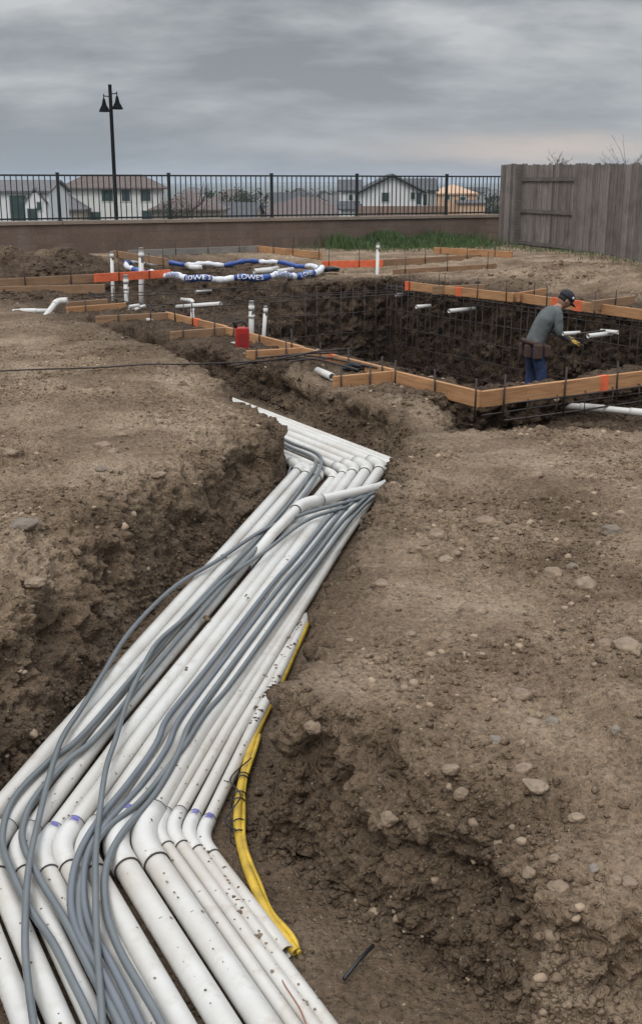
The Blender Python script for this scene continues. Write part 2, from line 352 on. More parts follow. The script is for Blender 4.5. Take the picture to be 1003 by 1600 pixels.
def soil_mat(name='soil', dampattr=True):
    m = bpy.data.materials.new(name); m.use_nodes = True; t = m.node_tree; p = t.nodes['Principled BSDF']; p.inputs['Roughness'].default_value = .97; p.inputs['Specular IOR Level'].default_value = .15
    c = t.nodes.new('ShaderNodeTexCoord').outputs['Object']
    def nz(scale, det=6, rg=.6, dist=0):
        n = t.nodes.new('ShaderNodeTexNoise'); n.inputs['Scale'].default_value = scale; n.inputs['Detail'].default_value = det; n.inputs['Roughness'].default_value = rg; n.inputs['Distortion'].default_value = dist; t.links.new(c, n.inputs['Vector']); return n.outputs['Fac']
    def ramp(f, stops):
        r_ = t.nodes.new('ShaderNodeValToRGB'); t.links.new(f, r_.inputs[0]); el = r_.color_ramp.elements
        el[0].position, el[0].color = stops[0][0], stops[0][1] + (1,); el[1].position, el[1].color = stops[-1][0], stops[-1][1] + (1,)
        for s_ in stops[1:-1]:
            e_ = el.new(s_[0]); e_.color = s_[1] + (1,)
        return r_.outputs[0]
    def mixc(f, a, b, mode='MIX'):
        x = t.nodes.new('ShaderNodeMixRGB'); x.blend_type = mode
        for i, v in ((0, f), (1, a), (2, b)):
            if isinstance(v, (int, float)): x.inputs[i].default_value = v
            elif isinstance(v, tuple): x.inputs[i].default_value = v + (1,)
            else: t.links.new(v, x.inputs[i])
        return x.outputs[0]
    dry = ramp(nz(1.3, 8, .65, .3), [(.32, (.140, .096, .062)), (.5, (.262, .190, .127)), (.68, (.420, .322, .228))])
    fine = ramp(nz(42, 6, .75), [(.3, (.40, .40, .40)), (.5, (1, 1, 1)), (.68, (1.5, 1.47, 1.43))])
    dry = mixc(.8, dry, fine, 'MULTIPLY')
    wet = ramp(nz(3.2, 8, .7, .4), [(.30, (.046, .030, .020)), (.5, (.084, .057, .038)), (.72, (.150, .107, .073))])
    wet = mixc(.6, wet, fine, 'MULTIPLY')
    if dampattr:
        at = t.nodes.new('ShaderNodeAttribute'); at.attribute_name = 'damp'
        f = M_(t, 'ADD', at.outputs['Fac'], M_(t, 'MULTIPLY', M_(t, 'SUBTRACT', nz(7, 4), .5), .5), clamp=True)
        col = mixc(f, dry, wet)
    else: col = dry
    # pale grit
    v = t.nodes.new('ShaderNodeTexVoronoi'); v.inputs['Scale'].default_value = 55; t.links.new(c, v.inputs['Vector'])
    gm = M_(t, 'MULTIPLY', M_(t, 'LESS_THAN', v.outputs['Distance'], .28), M_(t, 'GREATER_THAN', nz(30, 2), .60))
    col = mixc(M_(t, 'MULTIPLY', gm, .55), col, (.34, .29, .235))
    t.links.new(col, p.inputs['Base Color'])
    h = M_(t, 'ADD', M_(t, 'MULTIPLY', nz(14, 6, .7), 1.0), M_(t, 'MULTIPLY', nz(60, 5, .7), .55))
    for sc_, am_ in ((21, 1.1), (48, .7), (105, .35)):
        v2 = t.nodes.new('ShaderNodeTexVoronoi'); v2.inputs['Scale'].default_value = sc_; t.links.new(c, v2.inputs['Vector']); sx = t.nodes.new('ShaderNodeSeparateXYZ'); t.links.new(v2.outputs['Color'], sx.inputs[0])
        dm_ = M_(t, 'MULTIPLY', M_(t, 'MAXIMUM', M_(t, 'SUBTRACT', M_(t, 'MULTIPLY', sx.outputs[0], .62), v2.outputs['Distance']), 0.0), am_ * 1.6); h = M_(t, 'ADD', h, dm_)
    b = t.nodes.new('ShaderNodeBump'); b.inputs['Strength'].default_value = 1.0; b.inputs['Distance'].default_value = .04
    t.links.new(h, b.inputs['Height']); t.links.new(b.outputs[0], p.inputs['Normal'])
    return m
SOIL = soil_mat()
PVC = pvc_mat('white_pvc', (.53, .522, .495), .8); PVCC = pvc_mat('clean_pvc', (.55, .54, .515), .4); PVCY = pvc_mat('aged_pvc', (.52, .502, .465), .9)
GREY = mat('grey_conduit', (.118, .132, .138), .42, 0, .14, 5, .0004, 40); GREYB = mat('blue_grey_conduit', (.118, .132, .148), .42, 0, .14, 5, .0004, 40); SEAM = mat('seam', (.05, .045, .04), .8)
PURPLE = mat('primer', (.13, .12, .32), .5, 0, .3, 40)
YEL = mat('yellow_hose', (.46, .30, .028), .55, 0, .35, 12, .0008, 30); BLK = mat('black', (.012, .012, .014), .5, 0, .2)
STEEL = mat('rebar_steel', (.045, .034, .030), .6, .4, .35, 25, .001, 120)
LAMPM = mat('black_lamp_paint', (.008, .008, .009), .95, 0, .1, 6, 0, 30, .08)
IRON = mat('painted_iron', (.018, .022, .022), .5, .3, .1)
WOOD = None
def wood_mat(name, c1, c2, axis_scale=(1.2, 1.2, 18), rough=.75, knots=True):
    m = bpy.data.materials.new(name); m.use_nodes = True; t = m.node_tree; p = t.nodes['Principled BSDF']; p.inputs['Roughness'].default_value = rough; p.inputs['Specular IOR Level'].default_value = .25
    tc_ = t.nodes.new('ShaderNodeTexCoord'); mp = t.nodes.new('ShaderNodeMapping'); mp.inputs['Scale'].default_value = axis_scale; t.links.new(tc_.outputs['Object'], mp.inputs[0])
    n = t.nodes.new('ShaderNodeTexNoise'); n.inputs['Scale'].default_value = 3; n.inputs['Detail'].default_value = 8; n.inputs['Roughness'].default_value = .65; n.inputs['Distortion'].default_value = .4; t.links.new(mp.outputs[0], n.inputs['Vector'])
    r_ = t.nodes.new('ShaderNodeValToRGB'); t.links.new(n.outputs['Fac'], r_.inputs[0]); r_.color_ramp.elements[0].position = .32; r_.color_ramp.elements[0].color = c1 + (1,); r_.color_ramp.elements[1].position = .68; r_.color_ramp.elements[1].color = c2 + (1,)
    n3 = t.nodes.new('ShaderNodeTexNoise'); n3.inputs['Scale'].default_value = 2.2; n3.inputs['Detail'].default_value = 5; t.links.new(tc_.outputs['Object'], n3.inputs['Vector'])
    mr = t.nodes.new('ShaderNodeMapRange'); mr.inputs[1].default_value = .5; mr.inputs[2].default_value = .75; mr.inputs[4].default_value = .5; t.links.new(n3.outputs['Fac'], mr.inputs[0])
    x = t.nodes.new('ShaderNodeMixRGB'); t.links.new(mr.outputs[0], x.inputs[0]); t.links.new(r_.outputs[0], x.inputs[1]); x.inputs[2].default_value = tuple(q * .5 for q in c1) + (1,)
    t.links.new(x.outputs[0], p.inputs['Base Color'])
    b = t.nodes.new('ShaderNodeBump'); b.inputs['Distance'].default_value = .003; t.links.new(n.outputs['Fac'], b.inputs['Height']); t.links.new(b.outputs[0], p.inputs['Normal'])
    return m
WOOD = wood_mat('form_lumber', (.27, .135, .062), (.47, .26, .125))
WOODD = wood_mat('form_lumber_dull', (.19, .115, .066), (.31, .19, .11))
ORANGE = mat('orange_paint', (.62, .12, .045), .7, 0, .25, 10)
GREYW = wood_mat('grey_lumber', (.16, .145, .13), (.25, .23, .21))
FENCEW = wood_mat('weathered_fence', (.13, .110, .098), (.27, .235, .212), (14, 14, 1.2), .9)
FENCER = wood_mat('weathered_rail', (.085, .073, .066), (.16, .142, .13), (2, 2, 14), .9)

# ------------------------------------------------------------------ ground mesh (fan grid, rows spaced by arc length)
s_in = np.arange(-.34, .3401, .0014)
ext = [.34]
st = .003
while ext[-1] < 1.7: ext.append(ext[-1] + st); st *= 1.09
ext = np.array(ext[1:]); S = np.concatenate([-ext[::-1], s_in, ext]).astype(np.float64)
yf = np.concatenate([np.arange(-6, 2.0, .05), np.geomspace(2.0, 37, 1300)])
NR = 2100
cs_ = np.unique(np.concatenate([np.arange(0, len(S), 3), [len(S) - 1]])); Sc = S[cs_]
XX = Sc[None, :] * np.maximum(yf, 2.2)[:, None]; YY = np.repeat(yf[:, None], len(Sc), 1)
ZZ = base_height(XX, YY)[0]; RC = np.empty((NR, len(Sc)))
dy_ = np.diff(yf); m_ = .5 * (yf[1:] + yf[:-1])
for j in range(len(Sc)):
    dz_ = np.diff(ZZ[:, j]); ds = np.sqrt(dy_ ** 2 + (dz_ * 1.3) ** 2) / np.maximum(np.hypot(m_, 1.5), 2.2) * np.where(m_ > 2.05, 1, .06)
    cs = np.concatenate([[0], np.cumsum(ds)]); RC[:, j] = np.interp(np.linspace(0, cs[-1], NR), cs, yf)
ji = np.searchsorted(Sc, S, side='right') - 1; ji = np.clip(ji, 0, len(Sc) - 2); tf = (S - Sc[ji]) / (Sc[ji + 1] - Sc[ji]); rows = (RC[:, ji] * (1 - tf) + RC[:, ji + 1] * tf).astype(np.float32)
GY = rows; GX = (S[None, :] * np.maximum(rows, 2.2)).astype(np.float32)
GZ, DAMP, PROF = base_height(GX, GY)
P3 = np.stack([GX, GY, GZ], -1)
def grid_normals(P):
    du = np.gradient(P, axis=1); dv = np.gradient(P, axis=0); n = np.cross(du, dv); n /= np.linalg.norm(n, axis=-1, keepdims=True) + 1e-9
    return np.where(n[..., 2:3] < 0, -n, n)
NRM = grid_normals(P3)
steep = np.clip((1 - NRM[..., 2]) * 2.2, 0, 1)
x, y, z = P3[..., 0], P3[..., 1], P3[..., 2]
inpit = np.clip(-z * 3, 0, 1)
def bil(s, k): return np.abs(noise3(x / s + k, y / s - k, z / s + 2 * k))
clump = sstep((n2d(x, y, 1.1, 31) + .25) * 1.6)
flatd = sdf_poly(x, y, TR)
disp = (.5 - bil(.30, 3.1)) * (.034 + .075 * steep) + (.4 - bil(.12, 7.7)) * (.020 + .018 * clump + .055 * steep) + (.35 - bil(.05, 1.3)) * (.009 + .012 * clump + .022 * steep) + noise3(x / .022, y / .022, z / .022) * (.0035 + .003 * clump + .004 * steep)
RGH = np.clip(heapmask(x, y) + DAMP * sstep((y - 8) / .6) * .9, 0, 1)
disp += (.4 - bil(.16, 4.4)) * .06 * RGH
wx_, wy_ = x + .03 * noise3(x / .06, y / .06, z / .06), y + .03 * noise3(x / .06 + 9, y / .06, z / .06)
for (ws, amp) in ((.15, .040), (.062, .019)):
    f1_, f2_ = worley((wx_ / ws).astype(np.float32), (wy_ / ws).astype(np.float32), (z / ws).astype(np.float32))
    dome = np.sqrt(np.clip(1 - (f1_ / .62) ** 2, 0, 1)); cre = np.clip(f2_ - f1_, 0, .35) / .35
    disp += (dome - .55) * amp * np.clip(.12 + .75 * clump * sstep(n2d(x, y, .38, 71) * 3 - .1) + .35 * steep + .6 * RGH + .2 * inpit, 0, 1) + (cre - .6) * amp * .45 * steep
# the foot of the cut banks is undercut here and there
disp -= .085 * np.exp(-((PROF - .28) / .16) ** 2) * sstep(n2d(x, y, .5, 61) * 2 + .6) * (flatd > 0) * (y < 12)
# vertical gouges down the cut faces
disp += steep * noise3(x / .09, y / .09, z / .5 + 9) * .022
# hold the soil under the pipe bundle down
flat = flatd
hold = .22 + .78 * sstep((flat - .0) / .09) * np.where(GY < 12, 1, 1) ; hold = np.where(GY > 14.6, 1.0, hold)
disp *= hold
NRM2 = NRM.copy(); NRM2[..., 2] *= .8
P3 = P3 + NRM2 * disp[..., None]
nr, nc = P3.shape[:2]
gme = bpy.data.meshes.new('ground'); gme.vertices.add(nr * nc); gme.vertices.foreach_set('co', P3.reshape(-1).astype(np.float32))
i0 = (np.arange(nr - 1)[:, None] * nc + np.arange(nc - 1)[None, :]).reshape(-1)
quad = np.stack([i0, i0 + 1, i0 + nc + 1, i0 + nc], -1).astype(np.int32); nq = len(quad)
gme.loops.add(nq * 4); gme.loops.foreach_set('vertex_index', quad.reshape(-1)); gme.polygons.add(nq)
gme.polygons.foreach_set('loop_start', np.arange(nq, dtype=np.int32) * 4); gme.polygons.foreach_set('loop_total', np.full(nq, 4, np.int32)); gme.polygons.foreach_set('use_smooth', np.ones(nq, bool))
gme.update(); ad = gme.attributes.new('damp', 'FLOAT', 'POINT'); ad.data.foreach_set('value', DAMP.reshape(-1).astype(np.float32))
gme.materials.append(SOIL)
ground = bpy.data.objects.new('ground', gme); C.objects.link(ground); tag(ground, 'bare brown dug soil with banks, trench and pool pit', 'ground', kind='structure')
# look-ups
PN = grid_normals(P3)
def project(P):
    dx, dy, dz = P[..., 0], P[..., 1], P[..., 2] - H
    f = dy * CP - dz * SP; u = dy * SP + dz * CP
    return CX + F_PX * dx / f, CY - F_PX * u / f, f
GPX, GPY, GF = project(P3)
def ground_px(px, py, tol=4):
    """the nearest ground point seen at a photo pixel"""
    m = (np.abs(GPX - px) < tol) & (np.abs(GPY - py) < tol) & (GF > 1.5)
    idx = np.argwhere(m)
    if len(idx) == 0: return (Vector(ground_px(px, py, tol * 2)[0]), Vector((0, 0, 1))) if tol < 60 else (at_z(px, py, 0), Vector((0, 0, 1)))
    f = GF[m]; k = idx[np.argmin(f)]
    return Vector(P3[k[0], k[1]].tolist()), Vector(PN[k[0], k[1]].tolist())
def ground_z(px_, py_):
    h, _d, _q = base_height(np.array([px_], np.float32), np.array([py_], np.float32)); return float(h[0])

# ------------------------------------------------------------------ loose soil: clods and pebbles (stuff) and single stones
def ico(sub):
    bm = bmesh.new(); bmesh.ops.create_icosphere(bm, subdivisions=sub, radius=1); v = np.array([q.co[:] for q in bm.verts], np.float32); f = np.array([[q.index for q in p.verts] for p in bm.faces], np.int32); bm.free(); return v, f
def rock_shape(sub, k, rough=.25, ang=.0):
    v, f = ico(sub); n = noise3(v[:, 0] * 1.1 + k * 7.3, v[:, 1] * 1.1 + k, v[:, 2] * 1.1) * rough + noise3(v[:, 0] * 2.7 + k, v[:, 1] * 2.7, v[:, 2] * 2.7 + k) * rough * .45
    if sub > 2: n = n + noise3(v[:, 0] * 7 + k, v[:, 1] * 7, v[:, 2] * 7 + k) * .03
    v = v * (1 + n[:, None]) * np.array([1, .78 + .2 * math.sin(k), .62 + .1 * math.cos(k * 2)], np.float32)
    if ang:
        for q in range(5):
            d = rng.normal(size=3); d /= np.linalg.norm(d); lim = .55 + .25 * rng.random(); dd = v @ d; ov = np.clip(dd - lim, 0, None); v = v - ov[:, None] * d[None, :] * .9
    return v.astype(np.float32), f
CLOD = soil_mat('clod_soil', True)
def scatter(name, count, smin, smax, power, label, mask, mtl, sub=1, lift=.15):
    shapes = [rock_shape(sub, k + .4, .45, .9) for k in range(6)]
    w = (mask * np.maximum(GF, 1) ** power).reshape(-1); w = np.where(GF.reshape(-1) > 2.0, w, 0); w /= w.sum()
    idx = rng.choice(len(w), count, p=w); base = P3.reshape(-1, 3)[idx]; nn = PN.reshape(-1, 3)[idx]; dm = DAMP.reshape(-1)[idx]
    sz = smin * (smax / smin) ** (rng.random(count) ** 2.6)
    V = []; Fc = []; D = []; off = 0
    for k in range(6):
        sel = np.arange(k, count, 6); v, f = shapes[k]
        an = rng.random(len(sel)) * 6.283; tl = rng.random(len(sel)) * .8 - .4; ca, sa = np.cos(an), np.sin(an); ct, st_ = np.cos(tl), np.sin(tl)
        vv = np.repeat(v[None], len(sel), 0) * sz[sel][:, None, None]
        xr = vv[..., 0] * ct[:, None] - vv[..., 2] * st_[:, None]; zr = vv[..., 0] * st_[:, None] + vv[..., 2] * ct[:, None]; yr = vv[..., 1]
        vx = xr * ca[:, None] - yr * sa[:, None]; vy = xr * sa[:, None] + yr * ca[:, None]
        q = np.stack([vx, vy, zr], -1) + base[sel][:, None] + nn[sel][:, None] * (sz[sel] * lift)[:, None, None]
        V.append(q.reshape(-1, 3)); Fc.append((f[None] + (np.arange(len(sel)) * len(v))[:, None, None] + off).reshape(-1, 3)); D.append(np.repeat(dm[sel], len(v))); off += len(sel) * len(v)
    V = np.concatenate(V); Fc = np.concatenate(Fc); D = np.concatenate(D)
    me = bpy.data.meshes.new(name); me.vertices.add(len(V)); me.vertices.foreach_set('co', V.reshape(-1).astype(np.float32)); n = len(Fc)
    me.loops.add(n * 3); me.loops.foreach_set('vertex_index', Fc.reshape(-1).astype(np.int32)); me.polygons.add(n); me.polygons.foreach_set('loop_start', np.arange(n, dtype=np.int32) * 3); me.polygons.foreach_set('loop_total', np.full(n, 3, np.int32)); me.polygons.foreach_set('use_smooth', np.ones(n, bool)); me.update()
    a_ = me.attributes.new('damp', 'FLOAT', 'POINT'); a_.data.foreach_set('value', D.astype(np.float32)); me.materials.append(mtl)
    o = bpy.data.objects.new(name, me); C.objects.link(o); tag(o, label, 'soil', kind='stuff'); return o
clear = np.where((flat < .0) & (GY < 12), .05, 1.0) * (GY < 24.5)
patch = np.clip(n2d(GX, GY, .9, 41) * 2.0 + .35, .04, 1)
scatter('soil_crumbs', 90000, .0028, .020, .7, 'loose crumbs and clods of soil over the banks', clear * patch, CLOD, 1)
scatter('soil_clods', 15000, .010, .060, 1.2, 'rounded clods of earth lying on the dug soil', clear * patch * (.25 + steep * .5 + inpit * .3 + .4 * (GY > 14) + 2.5 * RGH), CLOD, 2, .0)
PEB = mat('pebble', (.27, .20, .138), .92, 0, .45, 6, .004, 50)
scatter('spilled_soil', 9000, .003, .022, 1.6, 'crumbly soil spilled along the edge of the pipe bundle', np.exp(-((flatd - .01) / .05) ** 2) * (GY < 12), CLOD, 1, .4)
scatter('pebbles', 4500, .004, .030, .9, 'brown and pale pebbles strewn over the dirt', clear * patch * (1 - .6 * DAMP), PEB, 2, -.1)

STONE = mat('stone', (.215, .158, .110), .95, 0, .4, 11, .014, 40); STONEG = mat('grey_stone', (.20, .17, .138), .9, 0, .4, 10, .008, 45); STONEP = mat('pale_stone', (.235, .178, .125), .93, 0, .35, 11, .012, 40); STONED = mat('dark_stone', (.16, .13, .10), .9, 0, .3, 8, .006, 35)
stones = [
 (34, 812, 26, 11, STONED, 'large dark flat stone on the left bank top at the photo edge'),
 (165, 690, 15, 9, STONE, 'oval stone leaning on others in the small pile on left bank'), (187, 673, 11, 7, STONE, 'stone at the back of the small pile on left bank'), (178, 700, 10, 8, STONEP, 'round pale stone in front of the small pile on left bank'),
 (20, 702, 13, 9, STONE, 'brown rounded stone by the left photo edge, behind the dark one'), (56, 902, 20, 9, STONE, 'flat brown stone on the slope of left bank'), (245, 737, 13, 7, STONE, 'lone oval stone near the left bank rim'), (155, 728, 10, 6, STONED, 'small dark stone before the pile on left bank'),
 (685, 828, 17, 14, STONE, 'round brown stone half buried in the right bank, west of the hollow'), (755, 808, 19, 11, STONE, 'brown stone above a dark hollow in right bank'), (652, 850, 12, 9, STONE, 'small round stone below the round one on right bank'), (697, 868, 13, 8, STONEP, 'pale stone in the stone cluster of right bank'), (712, 858, 9, 7, STONE, 'little brown stone in the stone cluster of right bank'),
 (920, 905, 22, 17, STONEP, 'angular pale block lying on right bank'), (862, 888, 17, 11, STONE, 'brown stone left of the angular pale block'), (958, 821, 17, 11, STONED, 'dark rounded stone near right photo edge'), (890, 878, 11, 6, STONED, 'small dark slab behind the angular pale block'),
 (734, 945, 24, 16, STONE, 'large smooth hump of stone in middle of right bank'), (943, 998, 14, 11, STONE, 'round stone beside the big boulder at right edge'), (985, 1004, 28, 14, STONEP, 'big buried boulder at the right photo edge'),
 (810, 1078, 18, 15, STONE, 'egg shaped stone above the grey cobbles on right bank'), (827, 1121, 15, 9, STONEP, 'flat pale cobble in the grey cobble group'), (842, 1111, 8, 6, STONEP, 'smallest white cobble in the grey cobble group'), (866, 1120, 11, 8, STONEG, 'grey cobble at the right of the cobble group'), (770, 1149, 13, 10, STONEG, 'dark grey cobble left of the cobble group'), (888, 1143, 11, 7, STONE, 'brown cobble below the cobble group'), (957, 1133, 9, 9, STONEG, 'single grey pebble in a dimple near right edge'), (812, 1155, 7, 6, STONEP, 'tiny pale cobble below the cobble group'),
 (708, 1196, 15, 11, STONE, 'round dark brown stone on near part of right bank'), (810, 1195, 14, 12, STONE, 'upright stone behind the flat pale slab'), (838, 1221, 24, 9, STONEP, 'flat pale slab on near part of right bank'), (610, 1273, 16, 14, STONE, 'buried round stone in the slope above yellow hose'), (716, 1238, 13, 12, STONE, 'blunt stone on the rim of the near slope'), (897, 1272, 14, 9, STONEP, 'pale stone by itself above the rubble patch'),
 (872, 1378, 20, 12, STONE, 'largest stone of the rubble patch'), (955, 1368, 13, 11, STONE, 'right stone of the rubble patch'), (828, 1362, 12, 10, STONE, 'left stone of the rubble patch'), (930, 1350, 11, 8, STONEG, 'grey stone at the back of the rubble patch'), (862, 1335, 10, 7, STONE, 'small stone behind the rubble patch'), (985, 1372, 14, 10, STONE, 'stone of the rubble patch touching photo edge'),
 (440, 1455, 20, 16, STONE, 'brown stone on the trench bed at the end of yellow hose'), (720, 628, 13, 9, STONE, 'pale lump of earth below the corner of the form boards'), (840, 735, 14, 8, STONE, 'smooth stone far back on right bank'), (640, 985, 12, 8, STONE, 'brown stone on the left shoulder of right bank'), (490, 1130, 15, 13, STONE, 'rounded stone in the bank beside the pipes'), (595, 905, 14, 8, STONE, 'flat brown stone near pipe side of right bank')]
for i, (px, py, rx, ry, m, lab) in enumerate(stones):
    p, n = ground_px(px, py + ry * .5); f = p.y * CP - (p.z - H) * SP; sx = rx * f / F_PX; sz = ry * f / F_PX
    v, fc = rock_shape(4, i * 1.37 + .2, .24, 1.0 if ('angular' in lab or 'slab' in lab) else .0)
    v = v / np.abs(v).max(0); v = v * np.array([sx, sx * .8, max(sz * 1.0, sx * .45)]); me = bpy.data.meshes.new('stone'); me.from_pydata(v.tolist(), [], fc.tolist()); me.polygons.foreach_set('use_smooth', [True] * len(me.polygons)); me.materials.append(m)
    o = bpy.data.objects.new('stone', me); C.objects.link(o); o.location = p + Vector((0, 0, sz * .02)); o.rotation_euler = (random.uniform(-.15, .15), random.uniform(-.2, .2), random.uniform(-.4, .4)); tag(o, lab, 'stone', 'stones on the dug soil')

# ------------------------------------------------------------------ the white pipes
def run_pts(pts, corners, r):
    """polyline with rounded corners; corners: indices to fillet; returns pts, list of elbow point lists"""
    out = [pts[0]]; elbows = []
    for i in range(1, len(pts) - 1):
        if i in corners:
            fl_ = fillet(pts[i - 1], pts[i], pts[i + 1], r * 2.6); out += fl_; elbows.append((fl_, (Vector(pts[i - 1]) - fl_[0]).normalized(), (Vector(pts[i + 1]) - fl_[-1]).normalized()))
        else: out.append(pts[i])
    out.append(pts[-1]); return out, elbows
def subdiv(pts, step=.25, wob=.004, seed=0):
    out = [Vector(pts[0])]; ph = seed * 1.7
    for a, b in zip(pts[:-1], pts[1:]):
        a, b = Vector(a), Vector(b); n = max(1, int((b - a).length / step))
        for k in range(1, n + 1):
            out.append(a.lerp(b, k / n))
    return out
LOWVP = (-460, 300)
def low_end(ex, ey, yb): k = (yb - LOWVP[1]) / (ey - LOWVP[1]); return (LOWVP[0] + (ex - LOWVP[0]) * k, yb)
pipes = [  # elbow px, mid px, corner px (or end), radius, far run?, label
 ((-62, 1336), (78, 1172), (470, 731), .036, 1, 'first white pipe from the left, its near end half outside the frame'),
 ((-19, 1334), (122, 1155), (484, 736), .036, 1, 'second white pipe from the left in the trench'),
 ((24, 1334), (160, 1150), (501, 741), .033, 1, 'third white pipe from the left, just left of the long black gap'),
 ((61, 1334), (197, 1150), (524, 744), .032, 1, 'fourth white pipe from the left, just right of the long black gap'),
 ((92, 1327), (223, 1150), (540, 737), .033, 1, 'fifth white pipe from the left, its elbow crossed by grey conduits'),
 ((128, 1330), (252, 1150), (556, 733), .037, 1, 'sixth white pipe from the left, beneath the middle grey conduits'),
 ((174, 1319), (281, 1150), (576, 731), .041, 1, 'seventh and widest white pipe, right under the grey bundle'),
 ((218, 1311), (310, 1150), (598, 729), .041, 1, 'eighth white pipe, the last wide one before the thin ones'),
 ((243, 1301), (332, 1150), (583, 778), .0235, 0, 'thin white pipe next to the wide ones, longest of the thin four'),
 ((266, 1299), (351, 1150), (527, 862), .0235, 0, 'second thin white pipe, vanishing under soil halfway'),
 ((290, 1305), (370, 1150), (468, 985), .0235, 0, 'third thin white pipe from the wide ones'),
 ((313, 1312), (390, 1150), (480, 965), .0235, 0, 'outermost thin white pipe beside the yellow hose, with a broken near end')]
for i, (E, Mi, Cc, r, far, lab) in enumerate(pipes):
    yb = 1780 if i != 11 else 1490
    low_ = at_bed(*low_end(E[0], E[1], yb), r); e_ = at_bed(E[0], E[1] , r); mi = at_bed(Mi[0], Mi[1], r); c_ = at_bed(Cc[0], Cc[1], r)
    hb = [0, .0, .002, 0, .003, 0, 0, .0, .004, .002, .0, 0][i] + .004
    pts = [low_, e_, mi, c_]; cor = {1}
    if far:
        q = Vector((c_.x, c_.y, 0)) + Vector((FD.x, FD.y, 0)) * 3.2; q.z = bed(q.y) + r; pts.append(q); cor.add(3)
    pts = [p + Vector((0, 0, hb)) for p in pts]
    path, elb = run_pts(pts, cor, max(r, .03))
    t = thing('white_pipe', e_ - Vector((0, 0, r)), lab, 'pipe', 'white pipes bundled in the trench')
    MB().tube(subdiv(path), r, 20, hollow=.88).build('pipe_body', PVC if i < 8 else PVCY, t, True)
    for (fl_, d0, d1) in elb:
        ln = r * 1.5; pp = [fl_[0] + d0 * ln] + fl_ + [fl_[-1] + d1 * ln]
        ef = MB().tube(pp, r * 1.13, 20).build('elbow', PVCC, t, True)
        MB().tube([pp[0] + d0 * .003, pp[0] - d0 * .002], r * 1.135, 20).build('joint_seam', SEAM, ef, True); MB().tube([pp[-1] + d1 * .003, pp[-1] - d1 * .002], r * 1.135, 20).build('joint_seam', SEAM, ef, True)
    if i in (0, 3, 4, 6, 10, 11):                        # primer smears by the couplings
        fl_, d0, d1 = elb[0]; a_ = fl_[-1] + d1 * r * 1.2; rr_ = r * 1.145
        mb = MB(); side = d1.cross(Vector((0, 0, 1))).normalized(); vs_ = []; seed_ = i
        for aa in range(9):
            for bb in range(4):
                w_ = math.sin(aa * 1.9 + seed_) * .006; th = .2 + (bb / 3 - .5) * (.9 + .4 * math.sin(aa * 2.3)); vs_.append(a_ + d1 * ((aa - 4) * .0032 + w_ * .5) + (side * math.sin(th) + Vector((0, 0, 1)) * math.cos(th)) * rr_)
        mb.add(vs_, [(p_ * 4 + q_, p_ * 4 + q_ + 1, p_ * 4 + q_ + 5, p_ * 4 + q_ + 4) for p_ in range(8) for q_ in range(3)]).build('primer_smear', PURPLE, t, True)
# pipes of the far run that come out of the right bank
for k, (px, py, r, lab) in enumerate(((614, 728, .036, 'white pipe coming out of right bank, next to farthest of the far run'), (630, 728, .030, 'farthest white pipe at the outer edge of the far run, out of right bank'))):
    c_ = at_bed(px, py, r); s_ = c_ - Vector((FD.x, FD.y, 0)) * .5; q = c_ + Vector((FD.x, FD.y, 0)) * 3.0; s_.z = bed(s_.y) + r; q.z = bed(q.y) + r
    o = MB().tube(subdiv([s_, c_, q]), r, 20, hollow=.88).build('white_pipe', PVC if k == 0 else PVCY, None, True, c_); tag(o, lab, 'pipe', 'white pipes bundled in the trench')
# crossing pipe with its elbow, lying on the others
r = .032; hh = .085
cp = [at_bed(612, 752, hh + r), at_bed(590, 762, hh + r), at_bed(472, 787, hh + r), at_bed(425, 835, .082 + r), at_bed(385, 885, .03)]
path, elb = run_pts(cp, {2}, r)
t = thing('crossing_pipe', cp[1], 'white pipe with a thick elbow lying across the top of the bundle near the corner', 'pipe')
MB().tube(subdiv(path), r, 20, hollow=.85).build('pipe_body', PVCC, t, True)
fl_, d0, d1 = elb[0]; pp = [fl_[0] + d0 * .07] + fl_ + [fl_[-1] + d1 * .06]
ef = MB().tube(pp, r * 1.18, 20).build('elbow', PVCC, t, True)
MB().tube([pp[0] + d0 * .003, pp[0] - d0 * .002], r * 1.19, 20).build('joint_seam', SEAM, ef, True); MB().tube([pp[-1] + d1 * .003, pp[-1] - d1 * .002], r * 1.19, 20).build('joint_seam', SEAM, ef, True)

